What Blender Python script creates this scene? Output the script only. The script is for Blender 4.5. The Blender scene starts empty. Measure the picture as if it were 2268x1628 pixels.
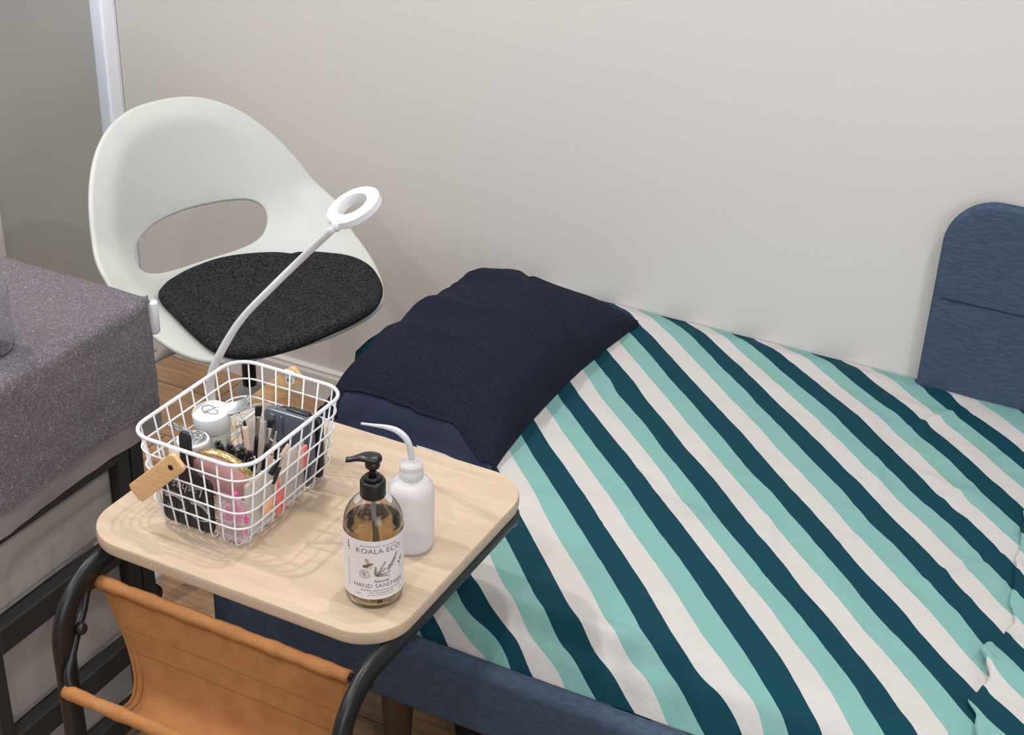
import bpy, bmesh, math, random
from mathutils import Vector, Matrix, noise
from mathutils.geometry import delaunay_2d_cdt
PI=math.pi
random.seed(7)
COL=bpy.context.scene.collection
V=Vector
# ------------------------------------------------------------------ helpers
def sm(a,b,x):
    t=min(1,max(0,(x-a)/(b-a))); return t*t*(3-2*t)
def lerp(a,b,t): return a+(b-a)*t
def tag(o,label=None,cat=None,group=None,kind=None):
    if label: o['label']=label
    if cat: o['category']=cat
    if group: o['group']=group
    if kind: o['kind']=kind
    return o
def thing(name,loc,label,cat,group=None,rz=0.0):
    o=bpy.data.objects.new(name,None); COL.objects.link(o)
    o.location=loc; o.rotation_euler=(0,0,rz); o.empty_display_size=.05
    return tag(o,label,cat,group)
def wloc(o):
    M=Matrix.Identity(4)
    while o is not None:
        M=Matrix.Translation(o.location)@o.rotation_euler.to_matrix().to_4x4()@M
        o=o.parent
    return M
def copy_tree(o,parent=None):
    c=o.copy(); COL.objects.link(c)
    if parent is not None: c.parent=parent
    for ch in [x for x in COL.objects if x.parent==o]: copy_tree(ch,c)
    return c
class MB:
    def __init__(s): s.v=[]; s.f=[]
    def add(s,vs,fs):
        n=len(s.v); s.v+=[V(v) for v in vs]; s.f+=[tuple(i+n for i in f) for f in fs]
        return s
    def grid(s,P,closeu=False,closev=False):
        nu=len(P); nv=len(P[0]); vs=[p for r in P for p in r]; fs=[]
        for i in range(nu if closeu else nu-1):
            for j in range(nv if closev else nv-1):
                a=i*nv+j; b=((i+1)%nu)*nv+j; c=((i+1)%nu)*nv+(j+1)%nv; d=i*nv+(j+1)%nv
                fs.append((a,b,c,d))
        return s.add(vs,fs)
    def tube(s,path,r,seg=10,closed=False,r2=None,up=None,caps=True):
        path=[V(p) for p in path]; n=len(path)
        rr=r if callable(r) else (lambda t:r)
        rings=[]; prev=None
        for i,p in enumerate(path):
            if closed: t=(path[(i+1)%n]-path[i-1]).normalized()
            else: t=(path[min(i+1,n-1)]-path[max(i-1,0)]).normalized()
            if up is not None:
                u=V(up)-t*V(up).dot(t)
                if u.length<1e-4: u=prev if prev is not None else t.orthogonal()
                u.normalize()
            elif prev is None: u=t.orthogonal().normalized()
            else:
                u=prev-t*prev.dot(t); u.normalize()
            prev=u; w=t.cross(u)
            R=rr(i/max(1,n-1)); R2=R if r2 is None else r2
            rings.append([p+u*(math.cos(2*PI*k/seg)*R)+w*(math.sin(2*PI*k/seg)*R2) for k in range(seg)])
        b=len(s.v); s.grid(rings,closeu=closed,closev=True)
        if caps and not closed:
            s.f.append(tuple(b+k for k in reversed(range(seg)))); s.f.append(tuple(b+(n-1)*seg+k for k in range(seg)))
        return s
    def lathe(s,prof,c=(0,0,0),seg=40,axis=None):
        c=V(c); M=Matrix.Identity(3) if axis is None else V((0,0,1)).rotation_difference(V(axis)).to_matrix()
        b=len(s.v); rings=[]
        for r,z in prof: rings.append([c+M@V((math.cos(2*PI*k/seg)*r,math.sin(2*PI*k/seg)*r,z)) for k in range(seg)])
        s.grid(rings,closev=True)
        # flip so that upward profile faces outward
        nf=(len(prof)-1)*seg
        s.f[-nf:]=[tuple(reversed(f)) for f in s.f[-nf:]]
        if prof[0][0]>1e-6: s.f.append(tuple(b+k for k in reversed(range(seg))))
        if prof[-1][0]>1e-6: s.f.append(tuple(b+(len(prof)-1)*seg+k for k in range(seg)))
        return s
    def box(s,c,d,bev=0.0,M=None,seg=3):
        bm=bmesh.new(); bmesh.ops.create_cube(bm,size=1)
        for v in bm.verts: v.co=V((v.co.x*d[0],v.co.y*d[1],v.co.z*d[2]))
        if bev: bmesh.ops.bevel(bm,geom=bm.edges[:],offset=bev,segments=seg,profile=.5,affect='EDGES')
        bm.verts.index_update()
        vs=[(M@v.co if M is not None else v.co)+V(c) for v in bm.verts]; fs=[tuple(v.index for v in f.verts) for f in bm.faces]
        bm.free(); return s.add(vs,fs)
    def slab(s,outline,f,T,r,holes=(),g=.02,both=True):
        """sheet material cut along an outline, thickness T with rounded rim of radius r; f(a,b,off)->3d"""
        loops=[outline]+list(holes)
        def inp(p,lp):
            c=False;n=len(lp);j=n-1
            for i in range(n):
                a,b=lp[i],lp[j]
                if (a[1]>p[1])!=(b[1]>p[1]) and p[0]<(b[0]-a[0])*(p[1]-a[1])/(b[1]-a[1])+a[0]: c=not c
                j=i
            return c
        def inside(p): return inp(p,loops[0]) and not any(inp(p,h) for h in loops[1:])
        def dist(p):
            m=9
            for lp in loops:
                n=len(lp)
                for i in range(n):
                    a=lp[i];b=lp[(i+1)%n];abx=b[0]-a[0];aby=b[1]-a[1];L=abx*abx+aby*aby
                    t=max(0,min(1,((p[0]-a[0])*abx+(p[1]-a[1])*aby)/L)) if L else 0
                    d=math.hypot(p[0]-a[0]-abx*t,p[1]-a[1]-aby*t)
                    if d<m:m=d
            return m
        pts=[];edges=[];D=[]
        for lp in loops:
            b=len(pts);n=len(lp)
            for i,q in enumerate(lp): pts.append(V((q[0],q[1])));D.append(0.0);edges.append((b+i,b+(i+1)%n))
        nb=len(pts)
        offs=[r*(1-math.cos(t)) for t in (.35*PI/2*1.0,.6*PI/2,.82*PI/2)]+[r]
        for lp in loops:
            n=len(lp)
            for i in range(n):
                a=V(lp[i-1]);c=V(lp[(i+1)%n]);t=(c-a).normalized();nn=V((-t.y,t.x))
                for o in offs:
                    for sg in (1,-1):
                        q=V(lp[i])+nn*sg*o
                        if inside(q):
                            d=dist(q)
                            if d>o*.93: pts.append(q);D.append(d)
        xs=[p[0] for p in outline];ys=[p[1] for p in outline]
        x=min(xs);k=0
        while x<max(xs):
            y=min(ys)+(g*.5 if k%2 else 0)
            while y<max(ys):
                q=V((x,y))
                if inside(q):
                    d=dist(q)
                    if d>r+g*.45: pts.append(q);D.append(d)
                y+=g
            x+=g*.87;k+=1
        o=delaunay_2d_cdt(pts,edges,[],0,1e-7)
        vs=o[0];orig=o[3];d2=[ (D[orig[i][0]] if orig[i] else dist(vs[i])) for i in range(len(vs))]
        bd=[ (bool(orig[i]) and orig[i][0]<nb) for i in range(len(vs))]
        top=[];bot=[];idx={}
        P=[];
        for i,q in enumerate(vs):
            t=T/2*math.sqrt(max(0,1-(1-min(d2[i],r)/r)**2))
            if bd[i]: P.append(f(q[0],q[1],0.0));top.append(len(P)-1);bot.append(len(P)-1)
            else:
                P.append(f(q[0],q[1],t));top.append(len(P)-1);P.append(f(q[0],q[1],-t));bot.append(len(P)-1)
        F=[]
        for fc in o[2]:
            c=sum((vs[i] for i in fc),V((0,0)))/len(fc)
            if inside(c):
                F.append(tuple(top[i] for i in fc));F.append(tuple(bot[i] for i in reversed(fc)))
        return s.add(P,F)
    def build(s,name,mat,parent=None,smooth=True,fix=True,auto=None):
        me=bpy.data.meshes.new(name)
        if parent is not None:
            Mi=wloc(parent).inverted(); vs=[Mi@v for v in s.v]
        else: vs=s.v
        me.from_pydata([tuple(v) for v in vs],[],s.f); me.update()
        if fix:
            bm=bmesh.new();bm.from_mesh(me);bmesh.ops.remove_doubles(bm,verts=bm.verts,dist=1e-6);bmesh.ops.recalc_face_normals(bm,faces=bm.faces);bm.to_mesh(me);bm.free()
        if smooth:
            me.polygons.foreach_set('use_smooth',[True]*len(me.polygons))
            if auto: me.set_sharp_from_angle(angle=math.radians(auto))
        me.materials.append(mat)
        o=bpy.data.objects.new(name,me); COL.objects.link(o)
        if parent is not None: o.parent=parent
        return o
def crom(pts,n=8,closed=False):
    pts=[V(p) for p in pts];out=[];m=len(pts)
    rng=range(m) if closed else range(m-1)
    for i in rng:
        if closed: p0,p1,p2,p3=pts[i-1],pts[i],pts[(i+1)%m],pts[(i+2)%m]
        else: p0,p1,p2,p3=pts[max(i-1,0)],pts[i],pts[i+1],pts[min(i+2,m-1)]
        for k in range(n):
            t=k/n;out.append(.5*((2*p1)+(p2-p0)*t+(2*p0-5*p1+4*p2-p3)*t*t+(3*p1-p0-3*p2+p3)*t**3))
    if not closed: out.append(pts[-1])
    return out
def rrect(x0,x1,y0,y1,r,n=8):
    o=[]
    for cx,cy,a0 in ((x1-r,y1-r,0),(x0+r,y1-r,PI/2),(x0+r,y0+r,PI),(x1-r,y0+r,1.5*PI)):
        for k in range(n+1):
            a=a0+PI/2*k/n;o.append((cx+math.cos(a)*r,cy+math.sin(a)*r))
    return o
def densify(lp,d):
    o=[];n=len(lp)
    for i in range(n):
        a=V(lp[i][:2]);b=V(lp[(i+1)%n][:2]);L=(b-a).length
        if L<1e-6: continue
        k=max(1,int(L/d))
        for j in range(k): o.append(tuple(a.lerp(b,j/k)))
    return o
# ------------------------------------------------------------------ materials
def lin(c): return tuple(((x/255)/12.92 if x/255<=.04045 else ((x/255+.055)/1.055)**2.4) for x in c)+(1,)
def mat(name,rgb,rough=.5,metal=0,bump=None,var=None,spec=None,trans=0,ior=None,sheen=0,coat=0,alpha=None,coord='Object',subs=0):
    m=bpy.data.materials.new(name);m.use_nodes=True;nt=m.node_tree;N=nt.nodes;L=nt.links
    b=N['Principled BSDF'];c=lin(rgb)
    b.inputs['Base Color'].default_value=c;b.inputs['Roughness'].default_value=rough;b.inputs['Metallic'].default_value=metal
    if spec is not None: b.inputs['Specular IOR Level'].default_value=spec
    if trans: b.inputs['Transmission Weight'].default_value=trans
    if ior: b.inputs['IOR'].default_value=ior
    if sheen: b.inputs['Sheen Weight'].default_value=sheen;b.inputs['Sheen Roughness'].default_value=.5
    if coat: b.inputs['Coat Weight'].default_value=coat
    if alpha is not None: b.inputs['Alpha'].default_value=alpha
    if subs: b.inputs['Subsurface Weight'].default_value=subs;b.inputs['Subsurface Radius'].default_value=(.01,.01,.01)
    tc=N.new('ShaderNodeTexCoord')
    if bump:
        sc,st,dist=bump[:3];nz=N.new('ShaderNodeTexNoise');nz.inputs['Scale'].default_value=sc;nz.inputs['Detail'].default_value=3
        L.new(tc.outputs[coord],nz.inputs['Vector']);bp=N.new('ShaderNodeBump');bp.inputs['Strength'].default_value=st;bp.inputs['Distance'].default_value=dist
        L.new(nz.outputs['Fac'],bp.inputs['Height']);L.new(bp.outputs['Normal'],b.inputs['Normal'])
    if var:
        rgb2,sc=var[:2];det=var[2] if len(var)>2 else 4;stretch=var[3] if len(var)>3 else (1,1,1)
        mp=N.new('ShaderNodeMapping');mp.inputs['Scale'].default_value=stretch;L.new(tc.outputs[coord],mp.inputs['Vector'])
        nz=N.new('ShaderNodeTexNoise');nz.inputs['Scale'].default_value=sc;nz.inputs['Detail'].default_value=det;L.new(mp.outputs[0],nz.inputs['Vector'])
        rp=N.new('ShaderNodeValToRGB');rp.color_ramp.elements[0].position=.35;rp.color_ramp.elements[1].position=.65
        rp.color_ramp.elements[0].color=c;rp.color_ramp.elements[1].color=lin(rgb2)
        L.new(nz.outputs['Fac'],rp.inputs['Fac']);L.new(rp.outputs['Color'],b.inputs['Base Color'])
    return m
M={}
M['wall']=mat('wall_paint',(208,204,201),.75,bump=(220,.12,.0015),spec=.3)
M['skirt']=mat('skirting_paint',(212,208,206),.5)
M['reveal']=mat('reveal_paint',(236,238,244),.3)
M['blind']=mat('blind_fabric',(176,176,172),.9,bump=(900,.1,.0005))
M['darkmetal']=mat('dark_window_frame',(30,31,33),.45)
M['white_plastic']=mat('white_plastic',(214,215,221),.38)
M['shell']=mat('chair_shell_plastic',(190,192,188),.42,bump=(1500,.04,.0003))
M['felt']=mat('black_felt',(19,20,22),.95,bump=(450,.6,.002),var=((54,55,57),260,5,(1,1,1)),spec=.12)
M['chrome_grey']=mat('grey_enamel',(214,209,209),.4)
M['black_metal']=mat('black_powder_coat',(22,23,25),.38)
M['trolley_metal']=mat('black_steel',(48,48,48),.5,bump=(60,.1,.001))
M['panel']=mat('trolley_panel_plastic',(168,163,160),.6,bump=(12,.15,.01))
M['grey_towel']=None
M['wire']=mat('white_wire_enamel',(222,222,226),.35)
M['bamboo']=mat('bamboo_wood',(220,180,132),.55,var=((210,168,118),40,3,(1,1,8)))
M['screw']=mat('dull_steel',(150,145,140),.35,metal=1)
M['darkscrew']=mat('dark_bronze',(70,60,45),.35,metal=1)
M['black_plastic']=mat('black_plastic',(26,25,26),.35,bump=(700,.06,.0004))
M['navy']=mat('navy_upholstery',(62,74,93),.95,bump=(1100,.3,.0008),var=((72,87,108),130,6,(.5,1,3)),spec=.15)
M['bedwood']=mat('dark_oak_leg',(88,66,50),.5,var=((66,48,36),30,5,(1,1,.2)))
M['label']=mat('paper_label',(226,220,222),.5)
M['ink']=mat('label_ink',(70,68,68),.6)
M['ink_light']=mat('label_ink_fine',(120,112,112),.6)
M['bee']=mat('bee_brown_print',(120,88,62),.6)
M['wing']=mat('bee_wing_print',(176,166,158),.6)
M['leafgreen']=mat('sprig_green_print',(84,100,66),.6)
M['leafgrey']=mat('flower_grey_print',(112,116,104),.6)
M['bottle']=mat('tinted_clear_plastic',(226,219,208),.04,trans=1,ior=1.3)
M['liquid']=mat('amber_liquid',(228,209,174),.0,trans=1,ior=1.33)
M['squeeze']=mat('milky_squeeze_plastic',(250,249,251),.3,trans=.6,ior=1.15,subs=.3)
M['tubep']=mat('milky_tube_plastic',(224,224,232),.25,trans=.35,ior=1.3)
M['pet']=mat('clear_plastic',(245,246,250),.03,trans=1,ior=1.18)
M['packet']=mat('clear_packet_film',(232,228,226),.12,alpha=.28)
M['pinkfilm']=mat('pinkish_packet_film',(222,196,206),.15,alpha=.30)
M['jar']=mat('frosted_jar_glass',(196,200,190),.2,subs=.15)
M['lid']=mat('white_lid_plastic',(218,220,221),.3)
M['emboss']=mat('grey_print',(128,130,134),.4)
M['steel']=mat('polished_steel',(205,205,208),.12,metal=1)
M['silverface']=mat('brushed_steel',(150,154,158),.42,metal=1)
M['pink']=mat('pink_vinyl',(236,186,186),.35,bump=(60,.15,.002))
M['hotpink']=mat('hot_pink_plastic',(226,88,160),.45)
M['coral']=mat('coral_plastic',(232,118,116),.5)
M['peach']=mat('peach_plastic',(236,178,140),.5)
M['smoke']=mat('smoky_clear_plastic',(98,105,118),.12,alpha=.84)
M['charcoal']=mat('charcoal_plastic',(40,42,46),.25)
M['tan']=mat('tan_handle',(205,180,160),.4)
M['bristle']=mat('black_bristle',(12,12,13),.7)
M['cotton']=mat('white_cotton',(235,232,230),.9)
M['ringface']=mat('lamp_diffuser',(214,218,232),.45)
M['canvas']=mat('orange_canvas',(172,120,76),.9,bump=(900,.35,.0008),var=((160,109,67),35,6),spec=.15)
M['canvas_seam']=mat('brown_stitching',(138,86,44),.9)
M['white_fabric']=mat('white_mattress_fabric',(220,218,216),.9)
def gold():
    m=mat('gold_glitter',(212,176,96),.3,metal=.9);nt=m.node_tree;N=nt.nodes;L=nt.links;b=N['Principled BSDF']
    tc=N.new('ShaderNodeTexCoord');vo=N.new('ShaderNodeTexVoronoi');vo.inputs['Scale'].default_value=900;L.new(tc.outputs['Object'],vo.inputs['Vector'])
    bp=N.new('ShaderNodeBump');bp.inputs['Strength'].default_value=1;bp.inputs['Distance'].default_value=.002
    sp=N.new('ShaderNodeSeparateColor');L.new(vo.outputs['Color'],sp.inputs[0]);L.new(sp.outputs[0],bp.inputs['Height']);L.new(bp.outputs[0],b.inputs['Normal'])
    rp=N.new('ShaderNodeValToRGB');rp.color_ramp.elements[0].color=lin((150,112,48));rp.color_ramp.elements[1].color=lin((255,236,180));L.new(sp.outputs[1],rp.inputs[0]);L.new(rp.outputs[0],b.inputs['Base Color'])
    return m
M['gold']=gold()
def terry(name,c1,c2,scale,dist,strength=1.0,sheen=.2,lo=.40,hi=.58):
    m=mat(name,c1,.95,sheen=sheen,spec=.15);nt=m.node_tree;N=nt.nodes;L=nt.links;b=N['Principled BSDF']
    tc=N.new('ShaderNodeTexCoord')
    n0=N.new('ShaderNodeTexNoise');n0.inputs['Scale'].default_value=scale*.6;L.new(tc.outputs['Object'],n0.inputs['Vector'])
    n1=N.new('ShaderNodeTexNoise');n1.inputs['Scale'].default_value=scale;n1.inputs['Detail'].default_value=2;n1.inputs['Distortion'].default_value=1.6;L.new(tc.outputs['Object'],n1.inputs['Vector'])
    # wormy loops: ridge of noise
    s=N.new('ShaderNodeMath');s.operation='SUBTRACT';s.inputs[1].default_value=.5;L.new(n1.outputs['Fac'],s.inputs[0])
    a=N.new('ShaderNodeMath');a.operation='ABSOLUTE';L.new(s.outputs[0],a.inputs[0])
    mr=N.new('ShaderNodeMapRange');mr.inputs['From Min'].default_value=0;mr.inputs['From Max'].default_value=.11;mr.inputs['To Min'].default_value=1;mr.inputs['To Max'].default_value=0;L.new(a.outputs[0],mr.inputs['Value'])
    bp=N.new('ShaderNodeBump');bp.inputs['Strength'].default_value=strength;bp.inputs['Distance'].default_value=dist
    L.new(mr.outputs[0],bp.inputs['Height']);L.new(bp.outputs[0],b.inputs['Normal'])
    mx=N.new('ShaderNodeMix');mx.data_type='RGBA';mx.inputs['A'].default_value=lin(c2);mx.inputs['B'].default_value=lin(c1);L.new(mr.outputs[0],mx.inputs['Factor'])
    L.new(mx.outputs['Result'],b.inputs['Base Color'])
    return m
M['grey_towel']=terry('grey_terry',(196,184,196),(94,84,94),230,.005)
M['grey_hem']=mat('grey_towel_hem',(132,124,125),.95,bump=(900,.3,.0006))
M['navy_towel']=terry('navy_terry',(68,72,97),(33,36,54),300,.004,1,sheen=0)
M['navy_band']=mat('navy_towel_band',(50,55,75),.9,bump=(1400,.35,.0005),spec=.12)
def wood_top():
    m=mat('birch_laminate',(214,190,160),.38);nt=m.node_tree;N=nt.nodes;L=nt.links;b=N['Principled BSDF']
    tc=N.new('ShaderNodeTexCoord');mp=N.new('ShaderNodeMapping');mp.inputs['Scale'].default_value=(1.2,14,14);mp.inputs['Rotation'].default_value=(0,0,-.06);L.new(tc.outputs['Object'],mp.inputs[0])
    n=N.new('ShaderNodeTexNoise');n.inputs['Scale'].default_value=6;n.inputs['Detail'].default_value=6;n.inputs['Roughness'].default_value=.65;L.new(mp.outputs[0],n.inputs['Vector'])
    rp=N.new('ShaderNodeValToRGB');e=rp.color_ramp.elements;e[0].position=.32;e[0].color=lin((184,162,140));e[1].position=.66;e[1].color=lin((197,176,154));L.new(n.outputs['Fac'],rp.inputs[0]);L.new(rp.outputs[0],b.inputs['Base Color'])
    return m
M['birch']=wood_top()
def wood_floor():
    m=mat('oak_floorboards',(150,112,82),.42);nt=m.node_tree;N=nt.nodes;L=nt.links;b=N['Principled BSDF']
    tc=N.new('ShaderNodeTexCoord')
    mp=N.new('ShaderNodeMapping');mp.inputs['Location'].default_value=(.35,.052,0);L.new(tc.outputs['Object'],mp.inputs[0])
    br=N.new('ShaderNodeTexBrick');br.inputs['Scale'].default_value=1;br.inputs['Brick Width'].default_value=1.5;br.inputs['Row Height'].default_value=.18;br.inputs['Mortar Size'].default_value=.0012;br.offset=.37
    br.inputs['Color1'].default_value=(0,0,0,1);br.inputs['Color2'].default_value=(1,1,1,1);br.inputs['Mortar'].default_value=(.2,.2,.2,1)
    L.new(mp.outputs[0],br.inputs['Vector'])
    m2=N.new('ShaderNodeMapping');m2.inputs['Scale'].default_value=(1.5,16,16);L.new(tc.outputs['Object'],m2.inputs[0])
    n=N.new('ShaderNodeTexNoise');n.inputs['Scale'].default_value=5;n.inputs['Detail'].default_value=8;n.inputs['Roughness'].default_value=.6;n.inputs['Distortion'].default_value=.4;L.new(m2.outputs[0],n.inputs['Vector'])
    rp=N.new('ShaderNodeValToRGB');e=rp.color_ramp.elements;e[0].position=.3;e[0].color=lin((142,110,82));e[1].position=.65;e[1].color=lin((186,150,116));L.new(n.outputs['Fac'],rp.inputs[0])
    mx=N.new('ShaderNodeMix');mx.data_type='RGBA';mx.blend_type='MULTIPLY';mx.inputs['Factor'].default_value=1
    r2=N.new('ShaderNodeValToRGB');r2.color_ramp.elements[0].color=(.78,.76,.74,1);r2.color_ramp.elements[1].color=(1.05,1.03,1.0,1);L.new(br.outputs['Color'],r2.inputs[0])
    L.new(rp.outputs[0],mx.inputs['A']);L.new(r2.outputs[0],mx.inputs['B'])
    m3=N.new('ShaderNodeMix');m3.data_type='RGBA';m3.blend_type='MIX';L.new(br.outputs['Fac'],m3.inputs['Factor']);L.new(mx.outputs['Result'],m3.inputs['A']);m3.inputs['B'].default_value=lin((60,42,30));L.new(m3.outputs['Result'],b.inputs['Base Color'])
    return m
M['floor']=wood_floor()
def striped():
    """cotton with woven three-colour stripes; the attribute carries the cloth's own stripe coordinate"""
    m=mat('striped_cotton',(216,210,209),.85,bump=(38,.45,.006));nt=m.node_tree;N=nt.nodes;L=nt.links;b=N['Principled BSDF']
    at=N.new('ShaderNodeAttribute');at.attribute_name='stripe'
    fr=N.new('ShaderNodeMath');fr.operation='FRACT';L.new(at.outputs['Fac'],fr.inputs[0])
    rp=N.new('ShaderNodeValToRGB');rp.color_ramp.interpolation='CONSTANT';e=rp.color_ramp.elements
    e[0].position=0;e[0].color=lin((8,58,72));e[1].position=.3333;e[1].color=lin((192,188,186));x=e.new(.6667);x.color=lin((121,165,160));b.inputs['Specular IOR Level'].default_value=.18
    L.new(fr.outputs[0],rp.inputs[0]);L.new(rp.outputs[0],b.inputs['Base Color'])
    return m
M['striped']=striped()
# ------------------------------------------------------------------ camera (frame 2268 x 1628)
HC=1.68; F=3276.0
def _cam():
    pit,rol,a=math.radians(28.7),math.radians(-2.22),math.radians(26.0)
    cp,sp=math.cos(pit),math.sin(pit)
    fw=V((0,cp,-sp));rt=V((1,0,0));dn=V((0,-sp,-cp));c,s=math.cos(rol),math.sin(rol)
    r=rt*c+dn*s;d=dn*c-rt*s;R=Matrix.Rotation(a,3,'Z');fw,r,d=R@fw,R@r,R@d
    cd=bpy.data.cameras.new('camera');cd.sensor_fit='HORIZONTAL';cd.sensor_width=36;cd.lens=36*F/2268;cd.clip_start=.05
    o=bpy.data.objects.new('camera',cd);COL.objects.link(o)
    m=Matrix((( r.x,-d.x,-fw.x,0),(r.y,-d.y,-fw.y,0),(r.z,-d.z,-fw.z,HC),(0,0,0,1)))
    o.matrix_world=m;bpy.context.scene.camera=o
_cam()
YW=2.417
# ------------------------------------------------------------------ setting
def struct(name,mb,m,parent=None,**k):
    o=mb.build(name,m,parent,**k)
    if parent is None: o['kind']='structure'
    return o
struct('floor',MB().box((-.3,.6,-.03),(4.2,4.0,.06)),M['floor'],smooth=False)
struct('wall_back',MB().box((-.0,YW+.05,1.3),(4.302,.1,2.6)),M['wall'],smooth=False)
# left wall: narrow window bay between Y 2.02 and the back wall
w=MB().box((-2.201,1.0,1.3),(.1,2.04,2.6));struct('wall_left',w,M['wall'],smooth=False)
struct('wall_left_sill',MB().box((-2.25,2.22,.06),(.2,.394,.12),.004),M['reveal'],smooth=False).name='trim_2'
struct('trim_1',MB().box((-2.29,YW+.02,1.3),(.28,.04,2.6)).box((-2.165,YW-.004,1.3),(.028,.012,2.6),.003),M['reveal'],smooth=False)
prof=[(0,0),(.014,0),(.014,.062),(.011,.068),(.011,.074),(.006,.078),(0,.078)]
def skirt(p0,p1,n):
    b=MB();p0=V(p0);p1=V(p1);n=V(n)
    b.grid([[p+n*q[0]+V((0,0,q[1])) for q in prof] for p in (p0,p1)]);return b
struct('baseboard_back',skirt((-2.15,YW,0),(2.1,YW,0),(0,-1,0)),M['skirt'],smooth=False)
struct('baseboard_left',skirt((-2.151,-.0,0),(-2.151,2.02,0),(1,0,0)),M['skirt'],smooth=False)
wn=MB();wn.box((-2.42,2.22,.16),(.04,.40,.05),.003);wn.box((-2.42,2.04,1.3),(.04,.04,2.3),.003);wn.box((-2.42,2.40,1.3),(.04,.03,2.3),.003)
wf=struct('window_1',wn,M['darkmetal'],smooth=False)
gl=MB().box((-2.42,2.22,1.3),(.006,.34,2.26)).build('pane',M['pet'],wf,smooth=False)
# roller blind in the bay
bl=thing('roller_blind',(-2.19,2.2,.14),'grey roller blind hanging in the bay beside the white corner strip','blind')
b=MB();P=[]
for i in range(41):
    y=lerp(2.03,2.382,i/40);P.append([V((-2.19,y,z)) for z in (.15,.5,1,1.6,2.3)])
b.grid(P);P2=[[q+V((-.002,0,0)) for q in r] for r in P];b.grid(P2)
b.build('blind_fabric',M['blind'],bl)
MB().box((-2.191,2.206,.145),(.012,.354,.026),.003).build('bottom_bar',M['darkmetal'],bl)
MB().tube([(-2.19,2.03,2.33),(-2.19,2.385,2.33)],.025,20).build('roller',M['blind'],bl)
# ------------------------------------------------------------------ swivel chair
CP=dict(cx=-1.3434,cy=1.8728,yaw=-.3129,zs=.5263,tilt=.0753,L1=.2307,Rb=.173,beta=.1703,L2=.1978,ks=-.6868,kb=1.7906,kt=1.338,w0=.3352,w1=.2386,w2=.2255,nf=1.6913,nt=2.4252,hb=.4121,hh=.0505,hw=.1537,pb0=-.0243,pb1=.3304,pw=.1934,kc=-1.6659)
d=CP
def chair_map(a,b,off=0.0):
    be=d['beta'];tl=d['tilt'];A=PI/2-be-tl;L1=d['L1'];Rb=d['Rb'];La=Rb*A;t0=-tl
    s1=min(b,L1);y=-(s1*math.cos(t0));z=s1*math.sin(t0)
    th=min(max(b-L1,0),La)/Rb
    y-=Rb*(math.sin(t0+th)-math.sin(t0));z+=Rb*(math.cos(t0)-math.cos(t0+th))
    s3=max(b-L1-La,0);t2=t0+A;y-=s3*math.cos(t2);z+=s3*math.sin(t2)
    ang=t0+(0 if b<L1 else th);Lt=L1+La+d['L2'];u=b/Lt;um=(L1+La*.5)/Lt
    k=d['ks']+(d['kb']-d['ks'])*sm(0,um,u) if u<um else d['kb']+(d['kt']-d['kb'])*sm(um,1,u)
    # normal of the curved section across a
    sl=2*k*a;nl=math.hypot(1,sl);o=k*a*a
    ny=math.sin(ang);nz=math.cos(ang)
    fy=y+ny*(o+off/nl)+L1*.5;fz=z+nz*(o+off/nl)+d['zs'];aa=a-off*sl/nl
    c,s=math.cos(d['yaw']),math.sin(d['yaw'])
    return V((d['cx']+fy*c+aa*s,d['cy']+fy*s-aa*c,fz))
LT=d['L1']+d['Rb']*(PI/2-d['beta']-d['tilt'])+d['L2'];UM=(d['L1']+.5*d['Rb'])/LT
def outl(n=150,inset=0):
    o=[]
    for i in range(n):
        t=2*PI*i/n;u=.5-.5*math.cos(t);sg=1 if t<PI else -1
        if u<UM: w=d['w0']+(d['w1']-d['w0'])*sm(0,UM,u);e=d['nf'];c=(UM-u)/UM
        else: w=d['w1']+(d['w2']-d['w1'])*sm(UM,1,u);e=d['nt'];c=(u-UM)/(1-UM)
        o.append((sg*w*max(0,1-c**e)**(1/e),u*LT))
    q=[]
    for p in o:
        if not q or math.hypot(p[0]-q[-1][0],p[1]-q[-1][1])>.004: q.append(p)
    return q
def spow(x,e): return math.copysign(abs(x)**e,x)
hole=[(d['hw']*spow(math.cos(t),2/2.6),d['hb']+d['hh']*spow(math.sin(t),2/2.6)+d['kc']*(d['hw']*spow(math.cos(t),2/2.6))**2) for t in [2*PI*k/64 for k in range(64)]]
OL=outl()
HOLE = [(0.1402, 0.421), (0.1508, 0.4057), (0.159, 0.3832), (0.1606, 0.3655), (0.1543, 0.3536), (0.1388, 0.3502), (0.1169, 0.3508), (0.085, 0.3544), (0.0406, 0.3589), (-0.0008, 0.3606), (-0.0386, 0.3586), (-0.0753, 0.3567), (-0.0945, 0.3584), (-0.1093, 0.363), (-0.1213, 0.3742), (-0.1301, 0.3898), (-0.1338, 0.4084), (-0.1316, 0.4227), (-0.1238, 0.4358), (-0.1099, 0.4456), (-0.0878, 0.4517), (-0.0608, 0.4557), (-0.0248, 0.4582), (0.0139, 0.4587), (0.0564, 0.4554), (0.0895, 0.449), (0.12, 0.4365)]
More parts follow.
